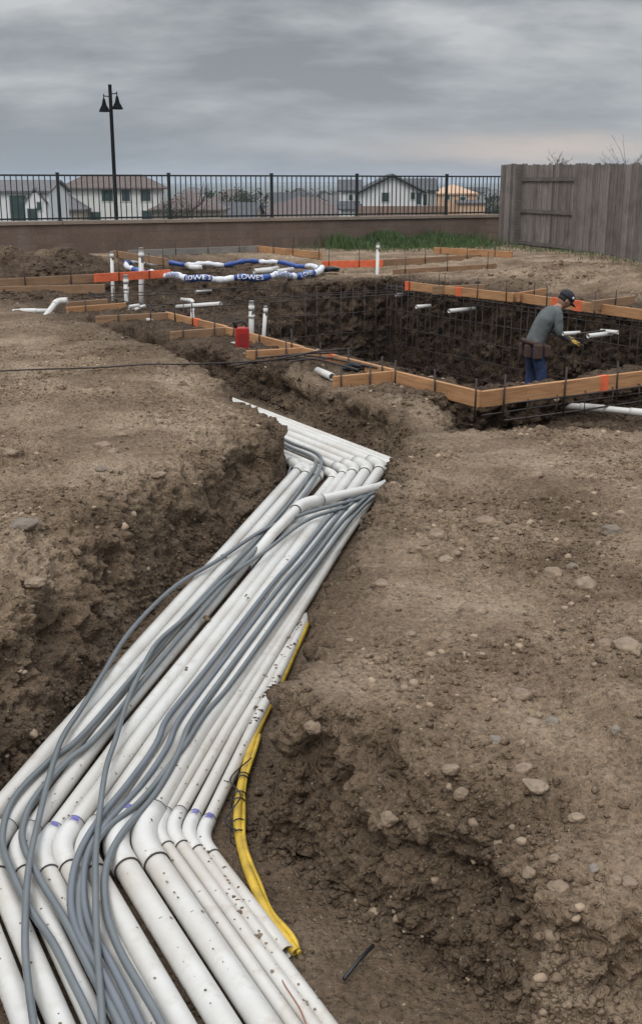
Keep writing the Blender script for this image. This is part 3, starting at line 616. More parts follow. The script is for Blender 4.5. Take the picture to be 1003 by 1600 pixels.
# ------------------------------------------------------------------ grey conduits lying on the pipes
conds = [
 ([(432, 690), (449, 699), (456, 716), (455, 728), (436, 771), (397, 815), (352, 868), (300, 925), (240, 995), (190, 1062)], .035, GREY, 'thin grey conduit hugging the foot of the left bank by its corner', .010),
 ([(588, 768), (559, 779), (478, 803), (408, 831), (344, 872), (275, 915), (206, 985), (160, 1054), (125, 1110), (98, 1155), (78, 1212), (62, 1274), (47, 1347), (41, 1420), (40, 1487), (47, 1554), (56, 1620), (66, 1720)], .105, GREY, 'grey conduit sweeping in a wide arc to the left and over all the others', .0125),
 ([(410, 676), (450, 697), (486, 712), (493, 727), (478, 752), (440, 800), (370, 877), (290, 965), (205, 1060), (124, 1153), (78, 1191), (22, 1248), (4, 1305), (16, 1357), (47, 1420), (83, 1471), (114, 1534), (146, 1604), (190, 1720)], .088, GREY, 'leftmost grey conduit looping out to the photo edge at the bend', .0135),
 ([(410, 669), (452, 690), (494, 707), (502, 725), (490, 752), (455, 797), (390, 870), (312, 960), (230, 1055), (152, 1150), (104, 1193), (54, 1248), (37, 1287), (38, 1323), (62, 1373), (104, 1440), (145, 1523), (188, 1604), (240, 1720)], .088, GREY, 'grey conduit second from the left in the bend', .0135),
 ([(545, 790), (480, 812), (410, 866), (351, 905), (300, 955), (247, 1004), (218, 1056), (200, 1092), (181, 1155), (166, 1204), (156, 1270), (150, 1331), (150, 1409), (153, 1487), (161, 1604), (165, 1720)], .112, GREY, 'straight grey conduit running down over the middle of the loops', .012),
 ([(572, 768), (548, 779), (517, 805), (466, 868), (418, 922), (322, 1045), (264, 1120), (245, 1163), (205, 1217), (160, 1274), (124, 1337), (111, 1399), (122, 1456), (161, 1523), (200, 1600), (255, 1720)], .092, GREYB, 'blue grey conduit, left one of the middle bundle', .014),
 ([(576, 770), (553, 783), (525, 810), (477, 872), (431, 925), (337, 1048), (281, 1125), (262, 1168), (223, 1223), (176, 1276), (141, 1328), (131, 1383), (141, 1445), (177, 1513), (222, 1604), (275, 1720)], .092, GREYB, 'grey conduit in the centre of the middle bundle', .0135),
 ([(580, 772), (560, 788), (533, 815), (488, 875), (445, 929), (352, 1052), (300, 1128), (282, 1172), (244, 1238), (193, 1300), (167, 1357), (166, 1420), (187, 1482), (223, 1549), (256, 1606), (310, 1720)], .092, GREY, 'grey conduit forming the right side of the middle bundle', .014),
 ([(586, 776), (567, 791), (541, 820), (498, 880), (457, 934), (366, 1060), (322, 1115), (290, 1165), (255, 1208), (215, 1256), (160, 1305), (128, 1370), (125, 1430), (145, 1495), (180, 1565), (222, 1650), (250, 1720)], .090, GREY, 'lowest grey conduit slipping beneath the middle bundle at the bend', .0125)]
for (pp, h, m, lab, r) in conds:
    w = [at_bed(a, b, h) for a, b in pp]; path = catmull(w, 6)
    for i, q in enumerate(path): q.z += .005 * math.sin(i * .31 + h * 90)
    o = MB().tube(path, r * .9, 14, hollow=.8).build('grey_conduit', m, None, True, w[0]); tag(o, lab, 'conduit', 'grey conduits draped over the pipes')

# ------------------------------------------------------------------ yellow hose, ties, stick
yp = [(484, 962, .03), (473, 990, .025), (458, 1022, .02), (437, 1070, .015), (414, 1115, .015), (399, 1150, .02), (385, 1195, .03), (374, 1245, .03), (372, 1292, .03), (383, 1345, .03), (401, 1392, .03), (425, 1438, .03), (450, 1472, .03), (462, 1488, .02)]
w = catmull([at_bed(*q) for q in yp], 6)
t = thing('yellow_hose', w[len(w) // 2], 'bright yellow gas tubing lying beside the bundle under the right bank', 'tubing')
MB().tube(w, .016, 14, hollow=.8).build('tube', YEL, t, True)
MB().tube([p + Vector((.017 + .005 * math.sin(i * .5), .0, .004 + .007 * math.sin(i * .37))) for i, p in enumerate(w[30:])], .008, 10).build('thin_tube', YEL, t, True)
def loop(c, ax, r, rr):
    ax = ax.normalized(); u = ax.cross(Vector((0, 0, 1))).normalized(); v = ax.cross(u); return [c + (u * math.cos(k * .45) + v * math.sin(k * .45)) * r + ax * .0016 * k * rr for k in range(30)]
for idx, rr in ((41, 2), (46, 3), (38, 1)):
    c = w[idx]; MB().tube(loop(c, w[idx + 1] - w[idx - 1], .024, rr), .0028, 6).build('black_tie', BLK, t, True)
MB().tube(catmull([w[36] + Vector((.02, 0, .03)), w[40] + Vector((-.04, 0, .03)), w[44] + Vector((.01, 0, .045)), w[47] + Vector((-.045, .01, .0)), w[50] + Vector((-.01, 0, .03))], 6), .003, 6).build('tie_tail', BLK, t, True)
wr = catmull([at_bed(383, 1350, .04), at_bed(400, 1410, .02), at_bed(418, 1470, .015), at_bed(440, 1530, .05), at_bed(470, 1580, .055), at_bed(490, 1640, .05)], 8)
tag(MB().tube(wr, .0022, 6).build('tracer_wire', mat('copper_wire', (.28, .12, .07), .5, .3), None, True, wr[0]), 'thin reddish wire trailing along the right side of pipes', 'wire')
a_, _n = ground_px(538, 1533); b_, _n = ground_px(580, 1488)
tag(MB().tube([a_ + Vector((0, 0, .015)), (a_ + b_) / 2 + Vector((0, 0, .028)), b_ + Vector((0, 0, .03))], .006, 8).build('black_rod', BLK, None, True, a_), 'short black rod lying on the trench bed at lower right', 'rod')
# pinch of soil lying on the pipes (lumps)
def lumps(name, pts, m, lab):
    mb_v = []; mb_f = []; off = 0
    for k, (p, s_) in enumerate(pts):
        v, f = rock_shape(1, k * .77, .4, .4); v = v * s_ + np.array(p[:]); mb_v += v.tolist(); mb_f += (f + off).tolist(); off += len(v)
    me = bpy.data.meshes.new(name); me.from_pydata(mb_v, [], mb_f); me.polygons.foreach_set('use_smooth', [True] * len(me.polygons)); me.materials.append(m); o = bpy.data.objects.new(name, me); C.objects.link(o); return tag(o, lab, 'soil', kind='stuff')
lp = []
for (px, py, s_) in ((428, 838, .022), (410, 935, .016), (385, 932, .013), (322, 966, .024), (415, 1056, .012), (446, 872, .012), (537, 802, .03), (290, 1044, .012), (350, 870, .02)):
    for k in range(3): lp.append((at_bed(px + random.uniform(-3, 3), py + random.uniform(-3, 3), .075), s_ * random.uniform(.35, .8)))
for k in range(80):                                      # crumbs along the thin pipes and their near ends
    tt = random.random(); px = 322 + tt * 175 + random.gauss(0, 7); py = 1330 + tt * 285
    lp.append((at_bed(px, py, .048 if random.random() < .5 else .03), random.uniform(.003, .011)))
for k in range(40):
    tt = random.random(); lp.append((at_bed(394 + tt * 78 + random.gauss(0, 4), 1130 - tt * 165, .05), random.uniform(.004, .012)))
for k in range(150):
    q = random.choice(pipes); tt = random.random(); a_ = q[1] if random.random() < .6 else (low_end(*q[0], 1600)); px = q[0][0] + (a_[0] - q[0][0]) * tt + random.gauss(0, 3); py = q[0][1] + (a_[1] - q[0][1]) * tt; lp.append((at_bed(px, py, q[3] * 2 + .004), random.uniform(.002, .0055)))
lumps('soil_on_pipes', lp, CLOD, 'crumbs of soil fallen onto the white pipes')

# ------------------------------------------------------------------ form boards round the pool
board_pts = []
for (a, b, z_, m, lab) in boards:
    m = {'WOOD': WOOD, 'WOODD': WOODD, 'GREYW': GREYW, 'ORANGE': ORANGE}[m]
    A, B = at_z(*a, z_), at_z(*b, z_); mid = (A + B) / 2
    hgt = .135 if z_ < .11 else .14
    o = MB().beam(A, B, hgt, .042).build('form_board', m, None, False, mid, .004); tag(o, lab, 'board', 'wooden form boards'); board_pts.append((A, B, z_, lab, o))
def paint(board, f0, f1):
    A, B, z_, lab, o = board; d = B - A; p, q = A + d * f0, A + d * f1; up = Vector((0, 0, .003)); MB().beam(p + up, q + up, .142, .049).build('paint_mark', ORANGE, o)
paint(board_pts[4], .312, .335); paint(board_pts[11], 0, .06); paint(board_pts[12], .28, .33); paint(board_pts[12], .42, .47); paint(board_pts[3], .42, .5); paint(board_pts[1], .62, .66); paint(board_pts[11], .5, .55)
# stakes: thin rebar pins along the boards
def bar(mb, a, b, r=.006, n=6): return mb.tube([a, b], r, n)
stk = [(0, (.02, .45, .93), .10, .26), (1, (.08, .42, .75), .10, .26), (2, (.1, .5, .85), .16, .26), (3, (.15, .5, .8), .2, .2), (4, (.05, .21, .36, .5), .12, .30), (5, (.1, .55), .08, .24), (6, (.15, .7), .1, .24), (7, (.2, .75), .1, .25), (8, (.3, .75), .1, .25), (11, (.05, .35, .7, .95), .18, .2), (12, (.25, .55, .85), .16, .2), (13, (.1, .5, .9), .24, .15), (14, (.3, .62, .85), .2, .2), (15, (.1, .8), .12, .15), (19, (.45, .8), .3, .3), (21, (.1, .55, .95), .2, .3), (22, (.35, .6, .85), .18, .3), (23, (.3, .6, .98), .35, .3), (24, (.3, .7), .3, .2), (25, (.1, .6), .3, .25), (17, (.5,), .12, .2), (18, (.5,), .12, .2), (9, (.3,), .1, .3), (16, (.2,), .2, .2)]
cam_side = lambda A, B: (lambda n: n if n.dot(-Vector((A.x, A.y, 0))) > 0 else -n)(Vector((-(B - A).y, (B - A).x, 0)).normalized())
for (bi, fr, up_, dn) in stk:
    A, B, z_, lab, o = board_pts[bi]; n = cam_side(A, B)
    for f in fr:
        p = A.lerp(B, f) + n * .030; k = MB(); bar(k, p + Vector((0, 0, -dn)), p + Vector((random.uniform(-.01, .01), 0, up_)), .008); s_ = k.build('rebar_stake', STEEL, None, True, p)
        tag(s_, 'steel stake against the ' + ' '.join(lab.split(',')[0].split()[:12]), 'stake', 'steel stakes along the form boards')

# ------------------------------------------------------------------ rebar
def local_bar(mb, a0_, b0_, z0_, a1_, b1_, z1_, r=.0075):
    A, B = pool(a0_, b0_, z0_), pool(a1_, b1_, z1_); n = max(2, int((B - A).length / .8)); pts = [A.lerp(B, i / n) + Vector((random.uniform(-.008, .008), random.uniform(-.008, .008), random.uniform(-.006, .006))) for i in range(n + 1)]; return mb.tube(pts, r, 6)
t = thing('rebar_mat', pool(5.3, 4.6, -1.3), 'rebar grid standing against the right wall of the pool pit, behind the man', 'rebar')
b = .3
while b < 9.1:
    dep = -1.1 - .9 * (b > 5.5) - .3 * (b > 2.5)
    MB_ = MB(); local_bar(MB_, 5.36, b, dep, 5.40 + random.uniform(-.02, .02), b + random.uniform(-.03, .03), random.uniform(-.02, .05)); MB_.build('upright_bar', STEEL, t, True); b += .17
for z_ in (-.08, -.15, -.42, -.72, -1.02, -1.32, -1.62):
    MB_ = MB(); local_bar(MB_, 5.33, .2, z_, 5.33, 9.2, z_ - .01); MB_.build('cross_bar', STEEL, t, True)
t = thing('rebar_mat', pool(4.3, 9.0, -1.9), 'rebar grid in the dark far end of the pool pit', 'rebar')
for i in range(12):
    a = 2.7 + i * .24; MB_ = MB(); local_bar(MB_, a, 8.95, -2.0, a, 9.0, 0); MB_.build('upright_bar', STEEL, t, True)
for z_ in (-.1, -.45, -.8, -1.15, -1.5, -1.85):
    MB_ = MB(); local_bar(MB_, 2.5, 8.93, z_, 5.4, 8.93, z_); MB_.build('cross_bar', STEEL, t, True)
t = thing('rebar_mat', pool(.9, 8, -.3), 'loose rebar lines running across the shallow left end of the pool', 'rebar')
for i, (a0_, b0_, z0_, a1_, b1_, z1_) in enumerate(((.3, 5.2, -.05, .35, 12.8, .02), (.7, 6, -.30, .8, 13, -.12), (1.3, 6.5, -.4, 1.3, 13, -.15), (.1, 7.2, 0, 5.3, 7.8, -.05), (.1, 9.6, .02, 5.3, 9.4, -.0), (.1, 11.2, .0, 3.7, 11.3, -.02), (.1, 12.4, .05, 3.8, 12.4, .04), (2.2, 8.5, -.4, 2.3, 13, -.15), (3.0, 9.0, -.3, 3.1, 13, -.12), (.2, 8.3, -.05, 5.2, 8.6, -.1), (.2, 10.3, -.1, 3.6, 10.2, -.1), (.5, 4.5, -.5, .5, 9, -.3), (.4, 5, -.8, .4, 9, -.45))):
    MB_ = MB(); local_bar(MB_, a0_, b0_, z0_, a1_, b1_, z1_, .008); MB_.build('bar', STEEL, t, True)
for i in range(9):
    a = .3 + i * .32; MB_ = MB(); local_bar(MB_, .25 + (i % 3) * .1, 5.2 + i * .85, -.8 + .05 * i, .25 + (i % 3) * .1, 5.2 + i * .85, .12, .007); MB_.build('upright_bar', STEEL, t, True)
# beam cage in front of the near board
t = thing('rebar_cage', pool(3, -.3, -.3), 'long beam cage of black rebar lying in front of the near form board', 'rebar')
for (dv, z_) in ((-.14, -.02), (-.14, -.16), (-.42, -.02), (-.42, -.16), (-.28, -.025), (-.22, -.01)):
    MB_ = MB(); local_bar(MB_, -.1, dv, z_ - .03, 8.5, dv, z_ - .03, .0085); MB_.build('long_bar', STEEL, t, True)
for i in range(26):
    a = .15 + i * .33; MB_ = MB(); q = [pool(a, -.13, -.03), pool(a + .01, -.43, -.03), pool(a, -.43, -.22), pool(a, -.13, -.22)]; MB_.tube(q + [q[0]], .006, 6); MB_.build('stirrup', STEEL, t, True)
t = thing('rebar_cage', pool(5.75, 5, -.1), 'line of dark rebar along the foot of the far right form boards', 'rebar')
for (da, z_) in ((5.42, -.04), (5.44, -.11), (5.50, -.07)):
    MB_ = MB(); local_bar(MB_, da, -1.2, z_, da, 9.4, z_, .010); MB_.build('long_bar', STEEL, t, True)
# loose bars by the left boards
loose = [((430, 562), (552, 544), .12, .0), ((400, 560), (548, 551), .08, 0), ((455, 556), (560, 578), .05, 0), ((425, 570), (520, 560), .03, 0), ((360, 572), (470, 560), .02, .0), ((448, 552), (590, 575), .03, 0)]
for i, (a, b_, z_, _) in enumerate(loose):
    A, B = at_z(*a, z_ - .02), at_z(*b_, z_ + .03); tag(MB().tube([A, (A + B) / 2 + Vector((0, 0, .02)), B], .010, 6).build('loose_rebar', STEEL, None, True, A), 'dark loose rebar lying in the tangle beside the left boards', 'rebar', 'loose bars beside the left boards')
sl = [ground_px(px, py)[0] + Vector((0, 0, .03)) for px, py in ((-40, 583), (60, 579), (150, 576), (232, 571), (290, 571), (420, 566))]
tag(MB().tube(catmull(sl, 5), .008, 6).build('steel_cable', STEEL, None, True, sl[0]), 'long thin dark bar stretched over the far edge of left bank', 'rebar')

# ------------------------------------------------------------------ standing and lying white pipes of the works
def stub(name, top, bot, z_top, r, lab, m=PVCC, group='short white pipes standing in the works', ring=False):
    T_ = at_z(*top, z_top); B_ = at_y(bot[0], bot[1], T_.y)
    t = thing(name, B_, lab, 'pipe', group)
    MB().tube([B_ - Vector((0, 0, .25)), B_, T_], r, 14, hollow=.86).build('pipe_body', m, t, True)
    MB().tube([T_ - Vector((0, 0, .06)), T_ - Vector((0, 0, -.004))], r * 1.18, 14, hollow=.84).build('coupling', m, t, True)
    if ring: MB().tube([T_ - Vector((0, 0, .16)), T_ - Vector((0, 0, .12))], r * 1.2, 14).build('collar', m, t, True)
    return t
stub('standing_pipe', (175, 397), (177, 466), .5, .030, 'leftmost standing white pipe, in front of the orange board')
stub('standing_pipe', (221, 396), (221, 460), .5, .045, 'thickest standing white pipe, right of the leftmost two')
stub('standing_pipe', (197, 437), (199, 483), .22, .038, 'shorter standing white pipe between the two tall ones at left', ring=True)
stub('standing_pipe', (590.5, 384), (588, 460), .55, .032, 'lone tall thin white pipe standing before the orange board end')
stub('standing_pipe', (393, 478), (393, 518), .10, .036, 'left one of the two white pipes standing behind the red box', ring=True)
stub('standing_pipe', (415, 482), (412, 528), .12, .026, 'slightly tilted right one of two white pipes behind the red box')
def lying(pts, z_, r, lab, m=PVCC, elbow=None):
    w_ = [at_z(a, b, z_ if not isinstance(z_, (list, tuple)) else z_[i]) for i, (a, b) in enumerate(pts)]
    t = thing('lying_pipe', w_[0], lab, 'pipe', 'white pipes lying about the works'); 
    cor = set(range(1, len(w_) - 1)); path, elb = run_pts(w_, cor, r); MB().tube(path, r, 12, hollow=.85).build('pipe_body', m, t, True)
    for (fl_, d0, d1) in elb: MB().tube([fl_[0] + d0 * r] + fl_ + [fl_[-1] + d1 * r], r * 1.18, 12).build('elbow', m, t, True)
    return t
lying([(68, 499), (90, 470), (104, 470)], [.02, .2, .2], .038, 'white elbow pipe rising out of the ground at the left boards')
lying([(20, 487), (45, 486), (76, 486)], .04, .032, 'white pipe piece lying flat left of the elbow pipe')
lying([(277, 480), (345, 475)], [-.1, .0], .036, 'white pipe lying crosswise on top of a short upright')
lying([(301, 502), (301, 470), (284, 468)], [-.25, -.05, -.05], .030, 'short white upright with a tee beneath the crosswise pipe')
lying([(650, 479.5), (672, 478)], -.25, .032, 'first white stub out of the pit wall, below far form board')
lying([(701, 486), (741, 482.5)], -.25, .034, 'second white stub out of the pit wall, longer than the first')
lying([(618, 461), (637, 460)], -.2, .03, 'tiny white stub near the corner of the pit')
lying([(878, 634), (925, 637), (1003, 645), (1100, 656)], -.22, .030, 'long white pipe in the ditch under the beam cage')
lying([(228, 500), (282, 495)], .0, .022, 'thin white pipe lying inside the far left boards', PVCY)
lying([(306, 456), (330, 454)], -.1, .03, 'white pipe stub in front of the wrapped pipe ring')
lying([(496, 579), (519, 589)], .02, .034, 'short white pipe offcut near the side board end')
lying([(345, 541), (368, 538)], .0, .030, 'dirty pipe offcut left of the red box', PVCY)
lying([(879, 521.5), (905, 520)], -.15, .026, 'white pipe stub just right of the gloves of the man')
lying([(918, 525), (955, 521)], -.15, .030, 'white pipe stub at the pit wall right of the man')
lying([(938, 517), (965, 519.5)], -.12, .026, 'white and pink pipe stub, rightmost at the pit wall')
tag(MB().tube([at_z(900, 522, -.14), at_z(945, 516, -.1)], .012, 6).build('loose_rebar', STEEL, None, True, at_z(900, 522, -.14)), 'dark bar lying over the white stubs right of the man', 'rebar')
# manifold of small fittings
p = at_z(207, 486, 0.0); t = thing('pipe_manifold', p, 'cluster of small white fittings at the foot of the short standing pipe', 'fittings')
for k, (dx, dz, l) in enumerate(((-.08, 0, .22), (-.04, .06, .2), (.03, .02, .16), (.10, .05, .1))): MB().tube([p + Vector((dx, 0, dz)), p + Vector((dx + l * .6, .1, dz + .01))], .022, 10, hollow=.8).build('fitting', PVCC, t, True)

# wrapped pipe ring
BAGW = mat('white_bag', (.62, .63, .66), .4, 0, .12, 14, .006, 22); BAGB = mat('blue_bag', (.02, .06, .24), .35, 0, .3, 14, .006, 22)
rp = [at_z(a, b, .12) for a, b in ring_px]; path = catmull(rp, 10, True); n = len(path)
for i, q in enumerate(path): q.z += .018 * math.sin(i * .55) + .012 * math.sin(i * .23); q.y += .05 * math.sin(i * .37)
t = thing('wrapped_pipe_ring', sum(path, Vector()) / n, 'loop of pipe wrapped in blue and white plastic bags behind the pit', 'wrapped pipe')
cuts = [0, 8, 17, 24, 34, 43, 52, 60, 66, 74, 84, 90, 100, 112, 120, 132, 142, 152, 160, n]
for k in range(len(cuts) - 1):
    seg = [path[i % n] for i in range(cuts[k], cuts[k + 1] + 1)]
    base_r = .058 if cuts[k] < 66 or cuts[k] > 150 else .048
    rr_ = [base_r * (1 + .14 * math.sin(i * 1.9 + k) + .12 * math.sin(i * 4.1)) * (.86 if i in (0, len(seg) - 1) else 1) for i in range(len(seg))]
    MB().tube(seg, rr_, 14).build('bag_wrap', BAGW if k % 2 == 0 else BAGB, t, True)
def wrap_text(txt, i0, size, m, parent, flip=0):
    cu = bpy.data.curves.new('txt', 'FONT'); cu.body = txt; cu.size = size; cu.resolution_u = 2; cu.offset = .001
    ob = bpy.data.objects.new('txt', cu); C.objects.link(ob); bpy.context.view_layer.update()
    me = bpy.data.meshes.new_from_object(ob.evaluated_get(bpy.context.evaluated_depsgraph_get())); bpy.data.objects.remove(ob)
    bm = bmesh.new(); bm.from_mesh(me); bmesh.ops.subdivide_edges(bm, edges=[e for e in bm.edges if e.calc_length() > .02], cuts=2, use_grid_fill=False); bmesh.ops.triangulate(bm, faces=bm.faces); 
    off = Vector(parent.location)
    for v in bm.verts:
        u, w_ = v.co.x, v.co.y - size * .36
        i = i0; d = u
        while True:
            sgl = (path[(i + 1) % n] - path[i % n]).length
            if d <= sgl: break
            d -= sgl; i += 1
        c = path[i % n].lerp(path[(i + 1) % n], d / sgl); T = (path[(i + 1) % n] - path[i % n]).normalized(); nrm = T.cross(Vector((0, 0, 1))).normalized(); upv = nrm.cross(T).normalized()
        if nrm.y > 0: nrm = -nrm
        if upv.z < 0: upv = -upv
        th = w_ / .072 + .35; v.co = c + (nrm * math.cos(th) + upv * math.sin(th)) * .077 - off
    bm.to_mesh(me); bm.free(); me.materials.clear(); me.materials.append(m); o = bpy.data.objects.new('lettering', me); C.objects.link(o); o.parent = parent
LW = mat('letter_white', (.7, .71, .74), .5); LB = mat('letter_blue', (.03, .07, .27), .5)
wrap_text("LOWE'S", 9, .115, LW, t); wrap_text("LOWE'S", 25, .12, LW, t); wrap_text("LOWE'S", 44, .11, LW, t); wrap_text("LOWE'S", 35, .12, LB, t); wrap_text("LOWE'S", 1, .11, LB, t)
lying([(397, 424), (420, 423), (433, 419)], .14, .05, 'bare white pipe elbow sticking out of the wrapped ring, left'); lying([(432, 425), (457, 421)], .14, .045, 'bare white pipe piece sticking out of the wrapped ring, right')
lying([(292, 414), (300, 418), (316, 418)], .16, .045, 'white pipe end poking from the back of the wrapped ring')

# red box and black rag
p = at_z(379, 548, -.02); RED = mat('red_plastic', (.34, .018, .014), .4, 0, .15, 10)
t = thing('red_fuel_can', p, 'red plastic fuel can with black handle beside the left form board', 'fuel can', rz=0)
w_ = .14; h_ = .25
MB().box(p + Vector((0, 0, h_ / 2)), (w_, .11, h_), Matrix.Rotation(R(12), 3, 'Z')).build('can_body', RED, t, False, None, .014)
MB().tube(catmull([p + Vector((-.07, 0, h_)), p + Vector((-.05, 0, h_ + .05)), p + Vector((.02, .0, h_ + .055)), p + Vector((.05, 0, h_))], 5), .010, 8).build('handle', BLK, t, True)
MB().tube([p + Vector((-.055, -.01, h_ - .01)), p + Vector((-.085, -.03, h_ + .055)), p + Vector((-.1, -.04, h_ + .06))], [.018, .014, .009], 10).build('spout', BLK, t, True)
MB().box(p + Vector((0.012, -.0585, h_ * .5)), (.09, .004, .13), Matrix.Rotation(R(12), 3, 'Z')).build('front_panel', mat('dark_red', (.22, .012, .012), .5), t, False, None, .001)
v, f = rock_shape(4, 3.3, .5); q = at_z(563, 578, .0)
v = v * np.array([.17, .10, .055]); me = bpy.data.meshes.new('black_tarp'); me.from_pydata(v.tolist(), [], f.tolist()); me.polygons.foreach_set('use_smooth', [True] * len(me.polygons)); me.materials.append(mat('black_cloth', (.012, .013, .015), .8, 0, .3, 12, .02, 14)); o = bpy.data.objects.new('black_cloth', me); C.objects.link(o); o.location = q + Vector((0, 0, .03)); tag(o, 'crumpled black cloth lying against the pool form board', 'cloth')
v = v * np.array([1.3, 1.2, 1.2]); me = bpy.data.meshes.new('black_tarp'); me.from_pydata(v.tolist(), [], f.tolist()); me.polygons.foreach_set('use_smooth', [True] * len(me.polygons)); me.materials.append(bpy.data.materials['black_cloth']); o = bpy.data.objects.new('black_hose_heap', me); C.objects.link(o); o.location = at_z(512, 421, .12); tag(o, 'dark heap of plastic at the right end of the wrapped ring', 'plastic')

# ------------------------------------------------------------------ the worker
PB = at_y(838, 548, 15.2); PB.z = -1.32; px0, py0 = PB.x, PB.y
def skin(name, nodes, edges, m, parent, sub=2):
    me = bpy.data.meshes.new(name); off = Vector(parent.location) if parent else Vector()
    me.from_pydata([tuple(Vector(n[0])) for n in nodes], edges, []); o = bpy.data.objects.new(name, me); C.objects.link(o); o.parent = parent
    s = o.modifiers.new('skin', 'SKIN'); s.use_smooth_shade = True
    for i, nd in enumerate(nodes):
        r_ = nd[1]; me.skin_vertices[0].data[i].radius = (r_, r_) if not isinstance(r_, tuple) else r_
    me.skin_vertices[0].data[0].use_root = True
    ss = o.modifiers.new('sub', 'SUBSURF'); ss.levels = sub; ss.render_levels = sub; me.materials.append(m); return o
SK = mat('skin', (.30, .165, .115), .55); SHIRT = mat('grey_shirt', (.085, .094, .095), .9, 0, .3, 7, .035, 8); JEAN = mat('blue_jeans', (.014, .028, .080), .9, 0, .5, 8, .03, 9); CAP = mat('dark_cap', (.010, .011, .018), .8); BELT = mat('leather', (.055, .028, .022), .8, 0, .3, 20, .004, 30); GLOVE = mat('tan_glove', (.42, .27, .07), .85, 0, .25, 20, .003, 30); BOOT = mat('boot', (.05, .03, .02), .8)
t = thing('person', PB, 'man in grey shirt, jeans, dark cap and tool belt bending over rebar in the pit', 'person', rz=R(12))
# local frame: +x forward (to the right of the photo), y across, z up from the feet
body = [((-.03, 0, .90), .11), ((.02, 0, 1.03), .10), ((.10, 0, 1.16), .11), ((.20, 0, 1.31), .105), ((.275, 0, 1.40), .055), ((.33, 0, 1.45), .05),
        ((-.03, .10, .86), .085), ((-.01, .11, .50), .058), ((-.06, .12, .10), .042), ((.08, .13, .035), .035),
        ((-.03, -.10, .86), .085), ((.05, -.12, .50), .058), ((.01, -.14, .10), .042), ((.15, -.15, .035), .035),
        ((.23, .17, 1.33), .05), ((.26, .21, 1.09), .04), ((.45, .12, 1.0), .028),
        ((.22, -.17, 1.33), .05), ((.22, -.22, 1.07), .04), ((.43, -.14, .97), .028)]
be = [(0, 1), (1, 2), (2, 3), (3, 4), (4, 5), (0, 6), (6, 7), (7, 8), (8, 9), (0, 10), (10, 11), (11, 12), (12, 13), (3, 14), (14, 15), (15, 16), (3, 17), (17, 18), (18, 19)]
skin('body', body, be, SK, t)
# head with face
v, f = ico(4); v = v.copy(); X, Y, Zc = v[:, 0], v[:, 1], v[:, 2]
v2 = np.stack([X * .098, Y * .076, Zc * .118], 1)
v2[:, 0] += np.where(X > 0, .022 * np.exp(-((Zc + .05) / .16) ** 2 - (Y / .16) ** 2), 0)          # nose
v2[:, 0] += np.where(X > 0, .010 * np.exp(-((Zc + .85) / .25) ** 2 - (Y / .35) ** 2), 0)          # chin
v2[:, 0] += np.where(X > 0, .006 * np.exp(-((Zc + .48) / .07) ** 2 - (Y / .25) ** 2), 0)          # lips
for sgn in (1, -1): v2[:, 0] -= np.where(X > 0, .012 * np.exp(-((Zc - .12) / .12) ** 2 - ((Y - sgn * .38) / .16) ** 2), 0)
v2[:, 0] *= np.where(Zc < -.3, 1 - .15 * (-Zc - .3), 1); v2[:, 1] *= np.where(Zc < 0, 1 + .28 * Zc, 1)
HC = Vector((.37, 0, 1.50)); HR = Matrix.Rotation(R(38), 3, 'Y')
def hd(p): return HR @ Vector(p) + HC
me = bpy.data.meshes.new('head'); me.from_pydata([tuple(hd(q)) for q in v2.tolist()], [], f.tolist()); me.polygons.foreach_set('use_smooth', [True] * len(me.polygons)); me.materials.append(SK); head = bpy.data.objects.new('head', me); C.objects.link(head); head.parent = t
def local_build(mb, name, m, parent, smooth=True, bevel=0):
    me = bpy.data.meshes.new(name); me.from_pydata(mb.v, [], mb.f); me.materials.append(m)
    if smooth: me.polygons.foreach_set('use_smooth', [True] * len(me.polygons))
    o = bpy.data.objects.new(name, me); C.objects.link(o); o.parent = parent
    if bevel: b_ = o.modifiers.new('bevel', 'BEVEL'); b_.width = bevel; b_.segments = 2
    return o
for sgn in (1, -1):
    mb = MB(); mb.lathe((0, 0, 0), [(.004, -.03), (.016, -.02), (.019, .0), (.016, .02), (.005, .032)], 10); mb.v = [tuple(hd((q[0] - .005, sgn * .078 + q[1] * .35, q[2] - .01))) for q in mb.v]; local_build(mb, 'ear', SK, head)
    mb = MB(); mb.lathe((0, 0, 0), [(.002, -.009), (.009, 0), (.002, .009)], 8); mb.v = [tuple(hd((q[0] + .082, sgn * .03 + q[1], q[2] + .014))) for q in mb.v]; local_build(mb, 'eye', BLK, head)
mb = MB(); mb.lathe((0, 0, 0), [(.090, -.035), (.097, 0), (.098, .03)], 20); mb.v = [tuple(hd((q[0] * .95 - .014, q[1] * .79, q[2] + .0))) for q in mb.v if True]; local_build(mb, 'hair', mat('dark_hair', (.012, .01, .009), .8), head)
mb = MB(); mb.lathe((0, 0, 0), [(.110, .022), (.113, .05), (.106, .085), (.08, .118), (.04, .135), (.006, .139)], 24); mb.v = [tuple(hd((q[0] * 1.0 - .004, q[1] * .84, q[2]))) for q in mb.v]; cap = local_build(mb, 'cap', CAP, t)
mb = MB(); vs_ = []
for k in range(13):
    th = R(-62 + k * 124 / 12); vs_ += [(.098 * math.cos(th), .084 * math.sin(th), .034), (.098 * math.cos(th) + .085 * max(0, math.cos(th * 1.2)), .088 * math.sin(th), .020 - .012 * abs(math.sin(th)))]
vs_ += [(a, b, c - .008) for a, b, c in vs_]
mb.add([hd(q) for q in vs_], [(2 * k, 2 * k + 2, 2 * k + 3, 2 * k + 1) for k in range(12)] + [(26 + 2 * k, 27 + 2 * k, 29 + 2 * k, 28 + 2 * k) for k in range(12)] + [(2 * k + 1, 2 * k + 3, 29 + 2 * k, 27 + 2 * k) for k in range(12)]); local_build(mb, 'peak', CAP, cap)
